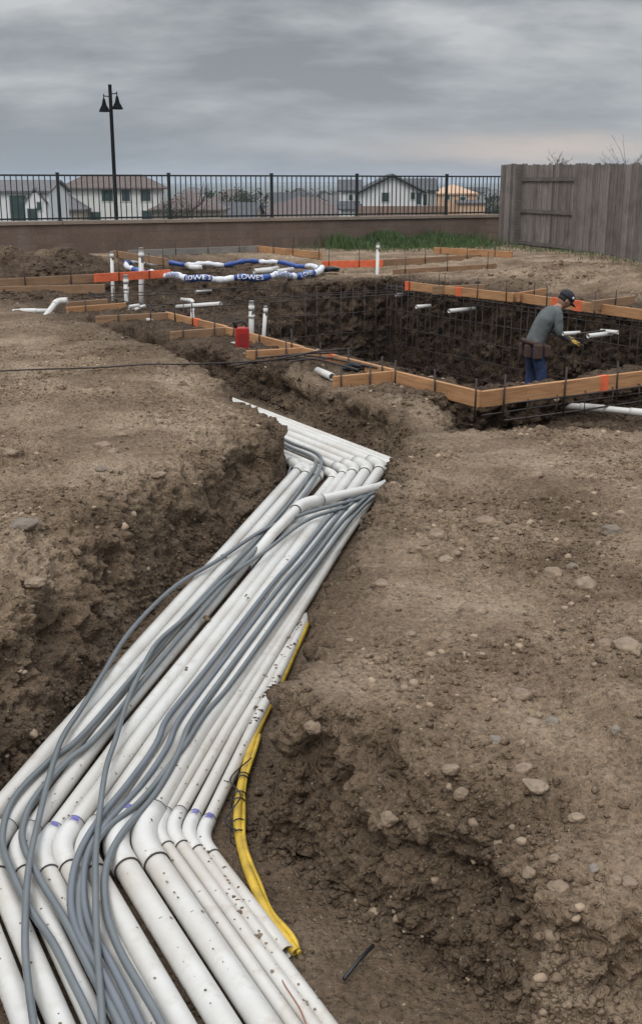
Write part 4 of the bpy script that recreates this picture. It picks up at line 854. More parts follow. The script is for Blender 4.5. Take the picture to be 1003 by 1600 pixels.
mb = MB(); mb.lathe((0, 0, 0), [(.016, -.002), (.018, .0), (.013, .003)], 12, Matrix.Rotation(R(90), 3, 'X')); mb.v = [tuple(hd((q[0] + .04, q[1] - .086, q[2] + .07))) for q in mb.v]; local_build(mb, 'cap_badge', mat('badge', (.6, .6, .6), .6), cap)
shirt = [((-.045, 0, .86), (.165, .135)), ((-.03, 0, .95), (.165, .135)), ((.01, 0, 1.05), (.16, .135)), ((.08, 0, 1.19), (.17, .145)), ((.175, 0, 1.33), (.15, .125)), ((.262, 0, 1.405), .068),
         ((.215, .175, 1.345), .072), ((.25, .215, 1.10), .058), ((.42, .135, 1.015), .040),
         ((.205, -.175, 1.345), .072), ((.21, -.225, 1.08), .058), ((.40, -.15, .985), .040), ]
skin('shirt', shirt, [(0, 1), (1, 2), (2, 3), (3, 4), (4, 5), (4, 6), (6, 7), (7, 8), (4, 9), (9, 10), (10, 11)], SHIRT, t)
jeans = [((-.035, 0, .90), (.14, .12)), ((-.03, .0, .98), (.135, .115)), ((-.03, .10, .82), .10), ((-.01, .115, .50), .078), ((-.06, .12, .11), .066), ((-.03, -.10, .82), .10), ((.05, -.12, .50), .078), ((.01, -.14, .11), .066)]
skin('jeans', jeans, [(0, 1), (0, 2), (2, 3), (3, 4), (0, 5), (5, 6), (6, 7)], JEAN, t)
for (a, b, c) in ((-.06, .12, 0), (.01, -.14, 0)):
    skin('boot', [((a - .05, b, .05), .05), ((a + .06, b, .045), .045), ((a + .17, b, .035), .038), ((a, b, .14), .055)], [(0, 1), (1, 2), (0, 3)], BOOT, t)
mb = MB(); mb.lathe((0, 0, 0), [(.178, -.03), (.184, 0), (.178, .03)], 24, None); mb.v = [(q[0] * 1.0 - .035, q[1] * .92, q[2] + .93 - q[0] * .25) for q in mb.v]; belt = local_build(mb, 'tool_belt', BELT, t)
for (dx, dy, w_, h_) in ((-.06, -.185, .13, .20), (.08, -.17, .10, .16), (-.16, -.08, .10, .18), (-.16, .09, .10, .18)):
    mb = MB(); mb.box((dx, dy, .84), (w_, .07, h_)); local_build(mb, 'tool_pouch', BELT, belt, False, .02)
# gloved hands: palm, four bent fingers, thumb, closed on a bar
for (hx, hy, hz, sg) in ((.47, .11, .985, 1), (.45, -.135, .955, -1)):
    nd = [((hx - .03, hy, hz + .01), .032), ((hx + .03, hy, hz - .005), (.045, .028)), ((hx + .065, hy, hz - .012), (.042, .022))]
    skin('glove', nd, [(0, 1), (1, 2)], GLOVE, t)
    for k in range(4):
        yy = hy + (k - 1.5) * .021; ln = (.030, .034, .032, .026)[k]; skin('finger', [((hx + .06, yy, hz - .008), .011), ((hx + .06 + ln, yy, hz - .018), .0105), ((hx + .07 + ln, yy, hz - .018 - ln * .9), .010), ((hx + .045 + ln, yy, hz - .030 - ln), .009)], [(0, 1), (1, 2), (2, 3)], GLOVE, t, 1)
    skin('thumb', [((hx + .0, hy + sg * .03, hz - .01), .013), ((hx + .045, hy + sg * .045, hz - .03), .012), ((hx + .075, hy + sg * .03, hz - .045), .010)], [(0, 1), (1, 2)], GLOVE, t, 1)
MBx = MB(); MBx.tube([PB + Vector((.56, -.3, .93)), PB + Vector((.58, .5, .95))], .008, 6); tag(MBx.build('held_bar', STEEL, None, True, PB + Vector((.56, 0, .93))), 'rebar gripped in the gloves of the man', 'rebar')

# ------------------------------------------------------------------ block wall and iron fence
WZ = .80
def wp(k, z=0, off=0): p = WA + WD * k + WN * off; return Vector((p.x, p.y, z))
wl = (WB - WA).length
bw = bpy.data.materials.new('split_block'); bw.use_nodes = True; tt = bw.node_tree; p_ = tt.nodes['Principled BSDF']; p_.inputs['Roughness'].default_value = .95
tcx = tt.nodes.new('ShaderNodeTexCoord'); mp = tt.nodes.new('ShaderNodeMapping'); mp.inputs['Rotation'].default_value = (R(90), 0, 0); tt.links.new(tcx.outputs['Object'], mp.inputs[0])
br = tt.nodes.new('ShaderNodeTexBrick'); br.inputs['Scale'].default_value = 1; br.inputs['Brick Width'].default_value = .4; br.inputs['Row Height'].default_value = .2; br.inputs['Mortar Size'].default_value = .008; br.inputs['Color1'].default_value = (.105, .073, .056, 1); br.inputs['Color2'].default_value = (.135, .094, .072, 1); br.inputs['Mortar'].default_value = (.125, .095, .078, 1)
tt.links.new(mp.outputs[0], br.inputs['Vector'])
mp2 = tt.nodes.new('ShaderNodeMapping'); mp2.inputs['Scale'].default_value = (1.6, 1, .12); tt.links.new(tcx.outputs['Object'], mp2.inputs[0]); ns = tt.nodes.new('ShaderNodeTexNoise'); ns.inputs['Scale'].default_value = 1.4; ns.inputs['Detail'].default_value = 4; tt.links.new(mp2.outputs[0], ns.inputs['Vector'])
mr = tt.nodes.new('ShaderNodeMapRange'); mr.inputs[1].default_value = .5; mr.inputs[2].default_value = .75; mr.inputs[4].default_value = .6; tt.links.new(ns.outputs['Fac'], mr.inputs[0]); mxx = tt.nodes.new('ShaderNodeMixRGB'); tt.links.new(mr.outputs[0], mxx.inputs[0]); tt.links.new(br.outputs[0], mxx.inputs[1]); mxx.inputs[2].default_value = (.165, .13, .11, 1)
n9 = tt.nodes.new('ShaderNodeTexNoise'); n9.inputs['Scale'].default_value = 25; n9.inputs['Detail'].default_value = 4; tt.links.new(tcx.outputs['Object'], n9.inputs['Vector']); mx9 = tt.nodes.new('ShaderNodeMixRGB'); mx9.blend_type = 'MULTIPLY'; mx9.inputs[0].default_value = .5; tt.links.new(mxx.outputs[0], mx9.inputs[1]); tt.links.new(n9.outputs['Fac'], mx9.inputs[2]); gmx = tt.nodes.new('ShaderNodeMixRGB'); gmx.blend_type = 'MULTIPLY'; gmx.inputs[0].default_value = 1; gmx.inputs[2].default_value = (1.35, 1.35, 1.35, 1); tt.links.new(mx9.outputs[0], gmx.inputs[1]); tt.links.new(gmx.outputs[0], p_.inputs['Base Color'])
bb_ = tt.nodes.new('ShaderNodeBump'); bb_.inputs['Distance'].default_value = .01; tt.links.new(br.outputs['Fac'], bb_.inputs['Height']); bb_.invert = True; tt.links.new(bb_.outputs[0], p_.inputs['Normal'])
CAPM = mat('wall_cap', (.22, .175, .14), .9, 0, .2, 3, .006, 30)
wallrot = math.atan2(WD.y, WD.x)
t = thing('block_wall', wp(0, 0), 'low brown concrete block wall with a cap, carrying the iron fence', 'wall', rz=wallrot)
k0 = -8.0
mb = MB(); mb.box(((wl + k0) / 2, 0, (WZ - .9) / 2), (wl - k0, .2, WZ + .9)); local_build(mb, 'wall_face', bw, t, False)
caps = MB(); kk = k0
while kk < wl - .05:
    l_ = min(2.4, wl - kk); caps.box((kk + l_ / 2, 0, WZ + .041), (l_ - .012, .28, .08)); kk += 2.4
local_build(caps, 'cap', CAPM, t, False, .008)
FB, FT = WZ + .10, WZ + 1.05
t = thing('iron_fence', wp(0, WZ + .082), 'dark metal picket fence standing on the block wall', 'fence', rz=wallrot)
t.location.z = 0
posts = [at_k for at_k in ()]
def wall_k(px):   # distance along the wall seen at a photo column (level with the fence)
    s_ = (px - CX) / F_PX / (CP + .265 * SP); a_ = WA.x - s_ * WA.y; b_ = WD.x - s_ * WD.y; return -a_ / b_
pk = [wall_k(q) for q in (94, 266, 425, 557, 696)]; step = (pk[-1] - pk[0]) / 4; pk = [pk[0] - step * 2, pk[0] - step] + pk + [wl - .05]
for i, k_ in enumerate(pk):
    mb = MB(); mb.box((k_, 0, (WZ + .08 + FT + .04) / 2), (.062, .062, FT + .04 - WZ - .08)); mb.box((k_, 0, FT + .05), (.078, .078, .022)); mb.box((k_, 0, WZ + .088), (.11, .11, .014)); local_build(mb, 'post', IRON, t, False, .003)
for i in range(len(pk) - 1):
    a_, b_ = pk[i] + .035, pk[i + 1] - .035; mb = MB()
    mb.box(((a_ + b_) / 2, 0, FT), (b_ - a_, .036, .036)); mb.box(((a_ + b_) / 2, 0, FB + .03), (b_ - a_, .036, .036))
    n_ = max(1, round((b_ - a_) / .125)); 
    for j in range(1, n_): mb.box((a_ + (b_ - a_) * j / n_, 0, (FT + FB) / 2), (.02, .02, FT - FB + (.02 if j % 9 else -.0)))
    local_build(mb, 'fence_panel', IRON, t, False)

# wooden fence
fa = at_y(786, 300, 30.6); fb = Vector((7.6, 21.6, 0)); fa.z = 0; fd = (fb - fa).normalized(); fl = (fb - fa).length; fn = Vector((fd.y, -fd.x, 0)); 
if fn.x > 0: fn = -fn
t = thing('wooden_fence', fa, 'tall weathered grey board fence at the right edge, with one inset panel showing rails', 'fence', rz=0)
ft = FENCEW.node_tree; fp_ = ft.nodes['Principled BSDF']; srcf = fp_.inputs['Base Color'].links[0].from_socket
ftc = ft.nodes.new('ShaderNodeTexCoord'); fdot = ft.nodes.new('ShaderNodeVectorMath'); fdot.operation = 'DOT_PRODUCT'; ft.links.new(ftc.outputs['Object'], fdot.inputs[0]); fdot.inputs[1].default_value = fd
fw = ft.nodes.new('ShaderNodeTexWhiteNoise'); fw.noise_dimensions = '1D'; ft.links.new(M_(ft, 'FLOOR', M_(ft, 'DIVIDE', M_(ft, 'ADD', fdot.outputs['Value'], .02), .14)), fw.inputs['W'])
fmr = ft.nodes.new('ShaderNodeMapRange'); fmr.inputs[3].default_value = .58; fmr.inputs[4].default_value = 1.12; ft.links.new(fw.outputs['Value'], fmr.inputs[0]); fmx = ft.nodes.new('ShaderNodeMixRGB'); fmx.blend_type = 'MULTIPLY'; fmx.inputs[0].default_value = 1; ft.links.new(srcf, fmx.inputs[1]); ft.links.new(fmr.outputs[0], fmx.inputs[2]); ft.links.new(fmx.outputs[0], fp_.inputs['Base Color'])
def fpt(k, z, off=0): return fa + fd * k + fn * off + Vector((0, 0, z))
def kpx(px):
    s_ = (px - CX) / F_PX / (CP + .24 * SP); return -(fa.x - s_ * fa.y) / (fd.x - s_ * fd.y)
def topz(k): return 2.16 - .012 * k
def plank(mb, k, w_, z0_, z1_, off, th=.02, ear=.025):
    a_, b_ = k - w_ / 2, k + w_ / 2; o1, o2 = off, off + th
    prof = [(a_, z0_), (b_, z0_), (b_, z1_ - ear), (b_ - ear, z1_), (a_ + ear, z1_), (a_, z1_ - ear)]
    vs_ = [fpt(x, z, o1) for x, z in prof] + [fpt(x, z, o2) for x, z in prof]; n_ = 6
    mb.add(vs_, [tuple(range(5, -1, -1)), tuple(range(6, 12))] + [(i, (i + 1) % n_, (i + 1) % n_ + n_, i + n_) for i in range(n_)])
kA, kB = kpx(806), kpx(896)
def planks(k_from, k_to, off, name, w_=.14):
    mb = MB(); k = k_from + w_ / 2
    while k < k_to:
        plank(mb, k, w_ - random.uniform(.008, .02), 0, topz(k) + random.uniform(-.03, .02), off + random.uniform(0, .02)); k += w_
    return mb.build(name, FENCEW, t)
planks(-.02, kA, .06, 'board_panel'); planks(kA, kB, -.09, 'inset_panel'); planks(kB, fl, .06, 'board_panel')
for z_ in (1.82, 1.05, .27):
    mb = MB(); A_, B_ = fpt(kA, z_, -.04), fpt(kB, z_, -.04); mb.beam(A_, B_, .09, .04); mb.build('rail', FENCER, t)
mb = MB(); mb.box(fpt(kA + .03, 1.07, -.02), (.10, .26, 2.14), Matrix.Rotation(math.atan2(fd.y, fd.x), 3, 'Z')); mb.build('post', FENCER, t)
for k_ in (kB - .02, kB + 2.4, kB + 4.8):
    mb = MB(); mb.box(fpt(k_, 1.05, 0.0), (.09, .09, 2.1), Matrix.Rotation(math.atan2(fd.y, fd.x), 3, 'Z')); mb.build('post', FENCER, t)

# ------------------------------------------------------------------ grass along the wall
def grass(name, count, area, hmin, hmax, label, cols):
    V = []; Fc = []; pp_ = [area() for _ in range(count)]; zz_ = base_height(np.array([q[0] for q in pp_], np.float32), np.array([q[1] for q in pp_], np.float32))[0]
    for i in range(count):
        x_, y_, hs = pp_[i]; z_ = float(zz_[i]) - .01; hgt = random.uniform(hmin, hmax) * hs; th = random.uniform(0, 6.28); w_ = random.uniform(.006, .012); lean = random.uniform(.05, .5) * hgt; d = random.uniform(0, 6.28)
        ox, oy = math.cos(th) * w_, math.sin(th) * w_; lx, ly = math.cos(d) * lean, math.sin(d) * lean; n_ = len(V)
        V += [(x_ - ox, y_ - oy, z_), (x_ + ox, y_ + oy, z_), (x_ + ox * .8 + lx * .35, y_ + oy * .8 + ly * .35, z_ + hgt * .6), (x_ - ox * .8 + lx * .35, y_ - oy * .8 + ly * .35, z_ + hgt * .6), (x_ + lx, y_ + ly, z_ + hgt)]
        Fc += [(n_, n_ + 1, n_ + 2, n_ + 3), (n_ + 3, n_ + 2, n_ + 4)]
    me = bpy.data.meshes.new(name); me.from_pydata(V, [], Fc); me.materials.append(cols); o = bpy.data.objects.new(name, me); C.objects.link(o); tag(o, label, 'grass', kind='stuff')
GR = mat('grass', (.052, .090, .024), .7, 0, .5, 3.0)
def ar1():
    k = random.choice((random.gauss(wl * .76, 1.0), random.uniform(wl * .6, wl * .9), random.gauss(wl * .68, .6), random.gauss(wl * .74, .5))); k = min(max(k, wl * .52), wl - .1); off = -.12 - abs(random.gauss(0, .9)); p = wp(k, 0, off); return p.x, p.y, max(.35, 1 - abs(off) * .3) * (.55 + .6 * abs(math.sin(k * 2.1)) )
grass('grass', 13000, ar1, .16, .46, 'green grass growing along the foot of the block wall', GR)
def ar2():
    k = random.uniform(.2, fl); off = .1 + abs(random.gauss(0, .5)); p = fpt(k, 0, off); return p.x, p.y, .5
grass('grass', 1200, ar2, .06, .2, 'short green grass along the foot of the wooden fence', GR)

# ------------------------------------------------------------------ lamp, trees, houses and land beyond the wall
def land(y, x=0): return -1.75 - 3.4 * float(sstep(np.float32((y - 30) / 80))) - 8.5 * float(sstep(np.float32((y - 110) / 500)))
LY = 45; lt = at_y(172, 132, LY); lb_x = at_y(182.5, 349, LY).x
t = thing('street_lamp', (lt.x, LY, land(LY)), 'tall black double lamp post with two bell shaded lamps beyond the fence', 'street lamp')
c0 = Vector((lt.x, LY, 0))
MB().tube([Vector((c0.x, LY, land(LY))), Vector((c0.x, LY, land(LY) + .6)), Vector((c0.x, LY, land(LY) + .65)), Vector((c0.x, LY, lt.z))], [.14, .13, .080, .066], 14).build('pole', LAMPM, t, True)
la, ra = at_y(162.5, 150, LY), at_y(183, 146, LY)
for (q, sgn) in ((la, -1), (ra, 1)):
    MB().tube([Vector((c0.x, LY, q.z - .02)), Vector((q.x, LY, q.z + .0)), Vector((q.x, LY, q.z + .06))], .018, 8).build('arm', LAMPM, t, True)
    MB().tube([Vector((q.x, LY, q.z + .07)), Vector((q.x, LY, q.z - .12))], .02, 8).build('hanger', LAMPM, t, True)
    MB().lathe(Vector((q.x, LY, q.z)), [(.02, -.08), (.05, -.12), (.075, -.26), (.10, -.34), (.15, -.42), (.20, -.53), (.215, -.56), (.19, -.565)], 20).build('lamp_shade', LAMPM, t, True)

STUCCO = mat('cream_stucco', (.60, .60, .57), .9, 0, .06, 1.5); WHITEW = mat('white_siding', (.62, .63, .63), .8, 0, .05, 1.5); ROOFB = mat('brown_tile_roof', (.115, .088, .082), .9, 0, .25, 3, .05, 6); ROOFG = mat('grey_tile_roof', (.115, .11, .112), .9, 0, .25, 3, .05, 6); ROOFD = mat('dark_roof', (.07, .072, .078), .9, 0, .25, 3, .05, 6); TRIM = mat('dark_trim', (.05, .055, .055), .7); GLASS = mat('window_glass', (.035, .06, .058), .15, 0, .2, 1); WFR = mat('window_frame', (.5, .5, .48), .7); TANW = mat('tan_sheathing', (.50, .33, .22), .9, 0, .12, 1.2); BROWNF = mat('brown_yard_fence', (.20, .12, .085), .9, 0, .2, 2); GREYS = mat('grey_stucco', (.30, .29, .275), .9, 0, .1, 2); TANS = mat('tan_stucco', (.36, .31, .26), .9, 0, .1, 2)
def house(x, y, w, d, zb, ze, zr, wm, rm, label, rot=0, hip=False, gable_front=False, wins=(), over=.4, group=None, doors=(), trim=False, extra=None, wsize=(1.2, 1.3)):
    """front faces the camera side (-y local); ze eave, zr ridge"""
    t = thing('house', (x, y, zb), label, 'house', group, rot); he, hr = ze - zb, zr - zb
    mb = MB(); w2, d2 = w / 2, d / 2
    if gable_front: mb.add([(-w2, -d2, 0), (w2, -d2, 0), (w2, -d2, he), (0, -d2, hr), (-w2, -d2, he), (-w2, d2, 0), (w2, d2, 0), (w2, d2, he), (0, d2, hr), (-w2, d2, he)], [(0, 1, 2, 3, 4), (9, 8, 7, 6, 5), (0, 4, 9, 5), (1, 6, 7, 2), (0, 5, 6, 1)])
    elif hip: mb.box((0, 0, he / 2), (w, d, he))
    else: mb.add([(-w2, -d2, 0), (-w2, d2, 0), (-w2, d2, he), (-w2, 0, hr), (-w2, -d2, he), (w2, -d2, 0), (w2, d2, 0), (w2, d2, he), (w2, 0, hr), (w2, -d2, he)], [(0, 4, 3, 2, 1), (5, 6, 7, 8, 9), (0, 5, 9, 4), (1, 2, 7, 6), (0, 1, 6, 5)])
    local_build(mb, 'wall', wm, t, False)
    W, D = w2 + over, d2 + over; dz = (hr - he) * over / (w2 if gable_front else d2); th = .18
    mb = MB()
    if gable_front: top = [(-W, -D, he - dz), (0, -D, hr), (W, -D, he - dz), (-W, D, he - dz), (0, D, hr), (W, D, he - dz)]; fs = [(0, 1, 4, 3), (1, 2, 5, 4)]
    elif hip: r_ = max(0, w2 - d2) if w2 > d2 else .01; top = [(-W, -D, he), (W, -D, he), (W, D, he), (-W, D, he), (-r_, 0, hr), (r_, 0, hr)]; fs = [(0, 1, 5, 4), (1, 2, 5), (2, 3, 4, 5), (3, 0, 4)]
    else: top = [(-W, -D, he - dz), (-W, 0, hr), (-W, D, he - dz), (W, -D, he - dz), (W, 0, hr), (W, D, he - dz)]; fs = [(0, 3, 4, 1), (1, 4, 5, 2)]
    n_ = len(top); up = [(a, b, c + th) for a, b, c in top]; mb.add(top + up, [tuple(i + n_ for i in q) for q in fs] + [tuple(reversed(q)) for q in fs])
    from collections import Counter
    ed = Counter(frozenset((q[i], q[(i + 1) % len(q)])) for q in fs for i in range(len(q)))
    for e_, c_ in ed.items():
        if c_ == 1: a_, b_ = tuple(e_); mb.add([top[a_], top[b_], up[b_], up[a_]], [(0, 1, 2, 3)])
    rf = local_build(mb, 'roof', rm, t, False)
    if trim and gable_front:
        mb = MB()
        for sg in (-1, 1): mb.tube([(0, -D - .05, hr + .05), (sg * W, -D - .05, he - dz + .05)], .16, 4)
        local_build(mb, 'barge_board', TRIM, rf, False)
    for (wx_, wz_, *sz_) in wins:
        ww, wh = sz_ if sz_ else wsize
        mb = MB(); mb.box((wx_, -d2 - .03, wz_), (ww + .2, .08, wh + .2)); wf = local_build(mb, 'window', WFR, t, False)
        mb = MB(); mb.box((wx_, -d2 - .075, wz_), (ww, .03, wh)); local_build(mb, 'pane', GLASS, wf, False)
    for (dx_, dw, dh) in doors:
        mb = MB(); mb.box((dx_, -d2 - .04, dh / 2), (dw, .08, dh)); local_build(mb, 'door', TRIM, t, False)
    return t
def hx(px, y): return at_y(px, 300, y).x
def hz(py, y): return at_y(500, py, y).z
# big cream house left
Y = 130; s1, s2 = hx(97, Y), hx(248, Y); zb = land(Y) - .3
cxh = (s1 + s2) / 2; wz1 = hz(305, Y) - zb; wz2 = hz(340, Y) - zb
def lx(px): return hx(px, Y) - cxh
house(cxh, Y + 2.6, s2 - s1, 4.4, zb, hz(296, Y), hz(275, Y + 2), STUCCO, ROOFB, 'large cream two storey house with brown tiled hip roof behind the lamp post', hip=True, wins=[(lx(167), wz1, 1.25, 1.25), (lx(196), wz1, .9, 1.25), (lx(227), wz1, 1.1, 1.25), (lx(119), wz2, 1.2, 1.2), (lx(146), wz2, 1.1, 1.2), (lx(229), wz2 + .1, 1.3, 1.3), (lx(102), wz1, .4, .6)], over=.5)
# brown roofed low house to its right
Y = 122; house(hx(290, Y), Y + 4, 7.2, 8, land(Y), hz(330, Y), hz(300, Y + 4), TANS, ROOFB, 'lower house with brown roof right of the cream house', hip=True, wins=[(-2.2, 1.3), (1.4, 1.3)])
# left house with white gable
Y = 105; house(hx(28, Y), Y + 4, 5.6, 8, land(Y), hz(300, Y), hz(284, Y + 4), WHITEW, ROOFG, 'grey roofed white house at the left photo edge with dark opening', wins=[(0, hz(325, Y) - land(Y), 1.5, 2.2)], over=.3)
house(hx(56, Y), Y + 1.2, 1.9, 3, land(Y), hz(316, Y), hz(296, Y), WHITEW, ROOFG, 'narrow white gabled wing beside the grey roofed house at left', gable_front=True, wins=[(.35, hz(322, Y) - land(Y), .4, .7), (-.3, hz(335, Y) - land(Y), .9, 1.0)], over=.15)
house(hx(84, Y + 20), Y + 25, 5, 7, land(Y + 20), hz(330, Y + 20), hz(302, Y + 24), TANS, ROOFG, 'dull hip roofed house between the left gable and the cream house', hip=True, wins=[(0, 1.6)])
# white gabled house right
Y = 125; zb = land(Y); s1, s2 = hx(563, Y), hx(661, Y); cxh = (s1 + s2) / 2
house(cxh, Y + 5, s2 - s1, 10, zb, hz(299, Y), hz(274, Y), WHITEW, ROOFD, 'white house with big dark trimmed gable seen through the fence', gable_front=True, trim=True, wins=[(hx(602, Y) - cxh, hz(308, Y) - zb, .75, .9), (hx(645, Y) - cxh, hz(306, Y) - zb, .45, .7), (hx(663, Y) - cxh - .6, hz(310, Y) - zb, .35, 1.2)], over=.35)
house(hx(549, Y), Y + 6, 2.2, 6, zb, hz(299, Y), hz(283, Y + 3), WHITEW, ROOFD, 'small two storey left wing of white gabled house with dark roof', wins=[(0, hz(309, Y) - zb, .4, .6)], over=.25)
house(hx(547, Y), Y + .6, 2.0, 3, zb, hz(327, Y), hz(317, Y), WHITEW, ROOFD, 'low porch roof below the left wing of white gabled house', over=.25)
house(hx(665, Y), Y + 8, 3.2, 6, zb, hz(298, Y), hz(281, Y + 3), GREYS, ROOFD, 'dark roofed right wing of the white gabled house', wins=[(.2, hz(313, Y) - zb, .8, 1.2)], over=.3)
mb = MB(); F0, F1 = at_y(560, 322, Y - 6), at_y(700, 320, Y - 6)
k = 0
while k < 40: 
    x_ = F0.x + (F1.x - F0.x) * k / 40; mb.box((x_ + .12, Y - 6, (F0.z + zb) / 2), ((F1.x - F0.x) / 40 - .02, .05, F0.z - zb)); k += 1
o = mb.build('yard_fence', BROWNF, None, False, (F0.x, Y - 6, zb)); tag(o, 'reddish brown board fence in front of white gabled house', 'fence')
# house under construction
Y = 150; zb = land(Y); house(hx(712, Y), Y + 4, 5.4, 8, zb, hz(304, Y), hz(290, Y + 3), TANW, TANW, 'unpainted tan house under construction right of white gabled one', hip=True, wins=[(-1.1, hz(307, Y) - zb, .6, .8), (.9, hz(312, Y) - zb, .7, .7)], over=.2)
house(hx(735, Y), Y + 1, 3.4, 5, zb, hz(318, Y), hz(312, Y), TANW, ROOFG, 'low tan lean-to of the house under construction', over=.2)
# farther houses
far = [(350, 300, 300, 318, 'grey roofed house far off above the middle of the fence'), (385, 307, 240, 330, 'grey hip roofed house left of third fence post'), (412, 304, 330, 318, 'small far house just left of third fence post'), (452, 302, 260, 325, 'brown roofed far house right of third fence post'), (478, 309, 190, 332, 'near dark roofed house between third and fourth posts'), (505, 298, 380, 312, 'very small far house between third and fourth posts'), (524, 306, 230, 322, 'reddish roofed house left of the white gabled house'), (330, 318, 165, 345, 'low dark roofed house in front of the far rows'), (438, 318, 170, 345, 'wide pale house low behind the fence centre'), (765, 306, 260, 320, 'grey house beyond the construction site'), (775, 295, 420, 306, 'tiny house on the far hillside at the right'), (745, 293, 520, 300, 'tiny pale house on the far hillside above the tan house'), (365, 296, 450, 306, 'tiny house far off in the haze left of centre'), (470, 294, 500, 303, 'tiny house far off in the haze right of centre'), (300, 293, 480, 302, 'tiny house far off behind the brown roof'), (545, 294, 560, 300, 'tiny house in the haze by the white gabled house'), (510, 322, 160, 344, 'pale low house left of the porch roof')]
rms = [ROOFG, ROOFB, ROOFD, ROOFG]; wms = [TANS, GREYS, STUCCO, TANS]
for i, (px, pr, Yh, pe, lab) in enumerate(far):
    zb = land(Yh); sc = Yh / 200; w_ = 9 + (i * 37 % 5); ze = max(hz(pe, Yh), zb + 1.5); zr = hz(pr, Yh + 4); zr = max(min(zr, ze + 3.2), ze + .8)
    house(hx(px, Yh), Yh + 5, w_, 9, min(zb, ze - 2.6), ze, zr, wms[i % 4], rms[(i * 3 + 1) % 4], lab, rot=R((i * 53) % 40 - 20), hip=i % 2 == 0, gable_front=i % 4 == 1, wins=[(-2.2, ze - min(zb, ze - 2.6) - 1.1, 1.3, 1.0), (2.0, ze - min(zb, ze - 2.6) - 1.1, 1.3, 1.0)], group='houses across the valley')
LEAF = mat('dark_foliage', (.035, .045, .024), .9, 0, .4, 2); BARK = mat('bark', (.07, .055, .045), .95)
def tree(x, y, z, h, w_, label, dense=True, group=None, seed=1):
    rn = random.Random(seed); t = thing('tree', (x, y, z), label, 'tree', group)
    MB().tube([(x, y, z), (x + .02 * h, y, z + h * .35), (x, y, z + h * .75)], [h * .03, h * .022, h * .008], 7).build('trunk', BARK, t, True)
    lm = MB()
    for k in range(9):
        a_ = rn.uniform(0, 6.28); z0_ = z + h * rn.uniform(.3, .7); q = Vector((x + math.cos(a_) * w_ * .42, y + math.sin(a_) * w_ * .42, z0_ + h * rn.uniform(.12, .3))); b0_ = Vector((x, y, z0_)); lm.tube([b0_, b0_.lerp(q, .5) + Vector((0, 0, -.02 * h)), q], [h * .010, h * .007, h * .003], 5)
        if not dense:
            for m_ in range(4): q2 = q + Vector((rn.uniform(-.12, .12) * h, rn.uniform(-.12, .12) * h, rn.uniform(.05, .22) * h)); st_ = b0_.lerp(q, rn.uniform(.4, 1)); lm.tube([st_, q2], [h * .005, h * .0015], 4)
    lm.build('limb', BARK, t, True)
    if dense:
        V = []; Fc = []; cl = [(rn.uniform(-.36, .36) * w_, rn.uniform(-.36, .36) * w_, h * rn.uniform(.38, .92), rn.uniform(.12, .22) * w_) for _ in range(14)]
        for k in range(900):
            c = rn.choice(cl); p = Vector((x + c[0] + rn.gauss(0, c[3] * .6), y + c[1] + rn.gauss(0, c[3] * .6), z + c[2] + rn.gauss(0, c[3] * .5))); s_ = w_ * rn.uniform(.015, .035); d1 = Vector((rn.gauss(0, 1), rn.gauss(0, 1), rn.gauss(0, 1))).normalized() * s_; d2 = Vector((rn.gauss(0, 1), rn.gauss(0, 1), rn.gauss(0, 1))).normalized() * s_; n_ = len(V); V += [tuple(p - d1), tuple(p + d2), tuple(p + d1), tuple(p - d2)]; Fc.append((n_, n_ + 1, n_ + 2, n_ + 3))
        m_ = MB(); m_.v = V; m_.f = Fc; m_.build('crown', LEAF, t)
    return t
tl = [(298, 292, 110, 0, 'bare tree in front of the low brown roofed house', 4.0), (272, 305, 120, 1, 'dark tree between cream house and bare tree', 3.5), (368, 300, 200, 1, 'dark round tree far off, left one of the middle pair', 6), (392, 296, 210, 1, 'dark narrow tree far off, right one of the middle pair', 6), (488, 300, 220, 1, 'dark tree among the roofs right of third fence post', 6), (455, 296, 300, 1, 'dark tree behind the brown far roof', 8), (752, 300, 240, 1, 'dark tree beyond the construction site', 6), (778, 303, 200, 1, 'dark tree touching the wooden fence in view', 6), (330, 296, 330, 1, 'dark tree in the far rows left of centre', 8), (530, 298, 330, 1, 'dark tree left of the white gabled house', 7)]
for i, (px, pt, Yt, dn, lab, w_) in enumerate(tl):
    z_ = land(Yt); zt = hz(pt, Yt); tree(hx(px, Yt), Yt, z_, zt - z_, w_, lab, bool(dn), 'trees among the far houses', i + 3)
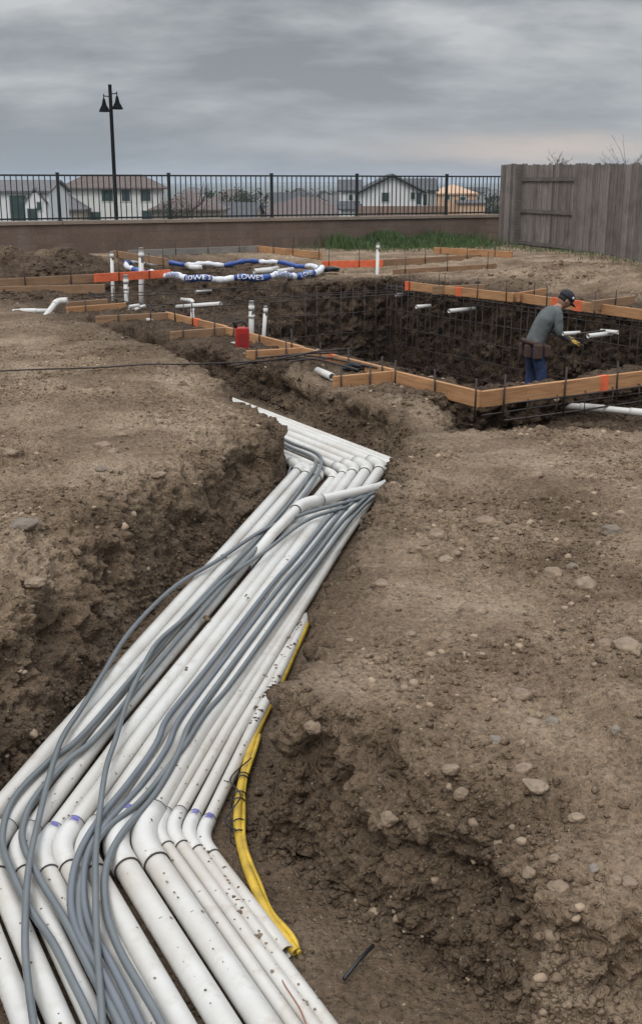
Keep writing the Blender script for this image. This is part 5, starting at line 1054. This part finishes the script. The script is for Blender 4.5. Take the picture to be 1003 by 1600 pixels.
# bare bush tips over the wooden fence
def twigs(px, py, Yt, h, lab, seed, m):
    rn = random.Random(seed); top = at_y(px, py, Yt); t = thing('bare_tree', (top.x, Yt, -.3), lab, 'tree'); MB().tube([(top.x, Yt, -.3), (top.x + .05, Yt, top.z - h)], [.05, .025], 7).build('trunk', m, t, True)
    mb = MB()
    for k in range(16 if seed == 1 else 22):
        a_ = rn.uniform(0, 6.28); b0_ = Vector((top.x + .05, Yt, top.z - h * rn.uniform(.6, 1.2))); q = b0_ + Vector((math.cos(a_) * h * .75, math.sin(a_) * h * .3, h * rn.uniform(.35, 1.0))); md = b0_.lerp(q, .5) + Vector((rn.uniform(-.05, .05), 0, .04)); mb.tube([b0_, md, q], [.010, .006, .003], 4)
        for j in range(3): s_ = md.lerp(q, rn.random()); mb.tube([s_, s_ + Vector((rn.uniform(-.1, .1), rn.uniform(-.05, .05), rn.uniform(.04, .14)))], [.005, .002], 4)
    mb.build('branches', m, t, True)
twigs(868, 240, 32, .55, 'few bare twigs poking above the wooden fence near its left half', 1, BARK)
twigs(978, 226, 30, .9, 'pale bare branches above the wooden fence at the right edge', 2, mat('pale_twig', (.28, .27, .26), .9))
# land
ys = np.concatenate([np.linspace(31.5, 300, 120), np.geomspace(310, 9000, 90)]); xs = np.linspace(-.9, .9, 90)
LX = xs[None, :] * ys[:, None]; LYY = np.repeat(ys[:, None], len(xs), 1); LZ = -1.75 - 3.4 * sstep((LYY - 30) / 80) - 8.5 * sstep((LYY - 110) / 500)
LZ = LZ + 1.0 * n2d(LX, LYY, 90, 3) * sstep((LYY - 150) / 200) + sstep((LYY - 2500) / 3000) * (10 + 9 * n2d(LX, LYY, 900, 8)) + 6.5 * np.exp(-((LX - 130) / 90) ** 2 - ((LYY - 640) / 220) ** 2)
me = bpy.data.meshes.new('hillside'); nr_, nc_ = LX.shape; me.from_pydata(np.stack([LX, LYY, LZ], -1).reshape(-1, 3).tolist(), [], [(i * nc_ + j, i * nc_ + j + 1, (i + 1) * nc_ + j + 1, (i + 1) * nc_ + j) for i in range(nr_ - 1) for j in range(nc_ - 1)]); me.polygons.foreach_set('use_smooth', [True] * len(me.polygons))
HM = mat('valley_land', (.085, .088, .062), .95, 0, .5, .02); me.materials.append(HM); o = bpy.data.objects.new('hillside', me); C.objects.link(o); tag(o, 'hazy valley land beyond the wall', 'land', kind='structure')
# haze
hb = MB(); hb.box((0, 4500, -6), (17000, 9400, 58)); HZ = bpy.data.materials.new('haze'); HZ.use_nodes = True; ht = HZ.node_tree; ht.nodes.clear(); pv = ht.nodes.new('ShaderNodeVolumePrincipled'); pv.inputs['Density'].default_value = .0002; pv.inputs['Color'].default_value = (.70, .80, .92, 1); ho = ht.nodes.new('ShaderNodeOutputMaterial'); ht.links.new(pv.outputs[0], ho.inputs['Volume'])
o = hb.build('haze', HZ); tag(o, 'thin grey blue haze over the valley', 'haze', kind='stuff')
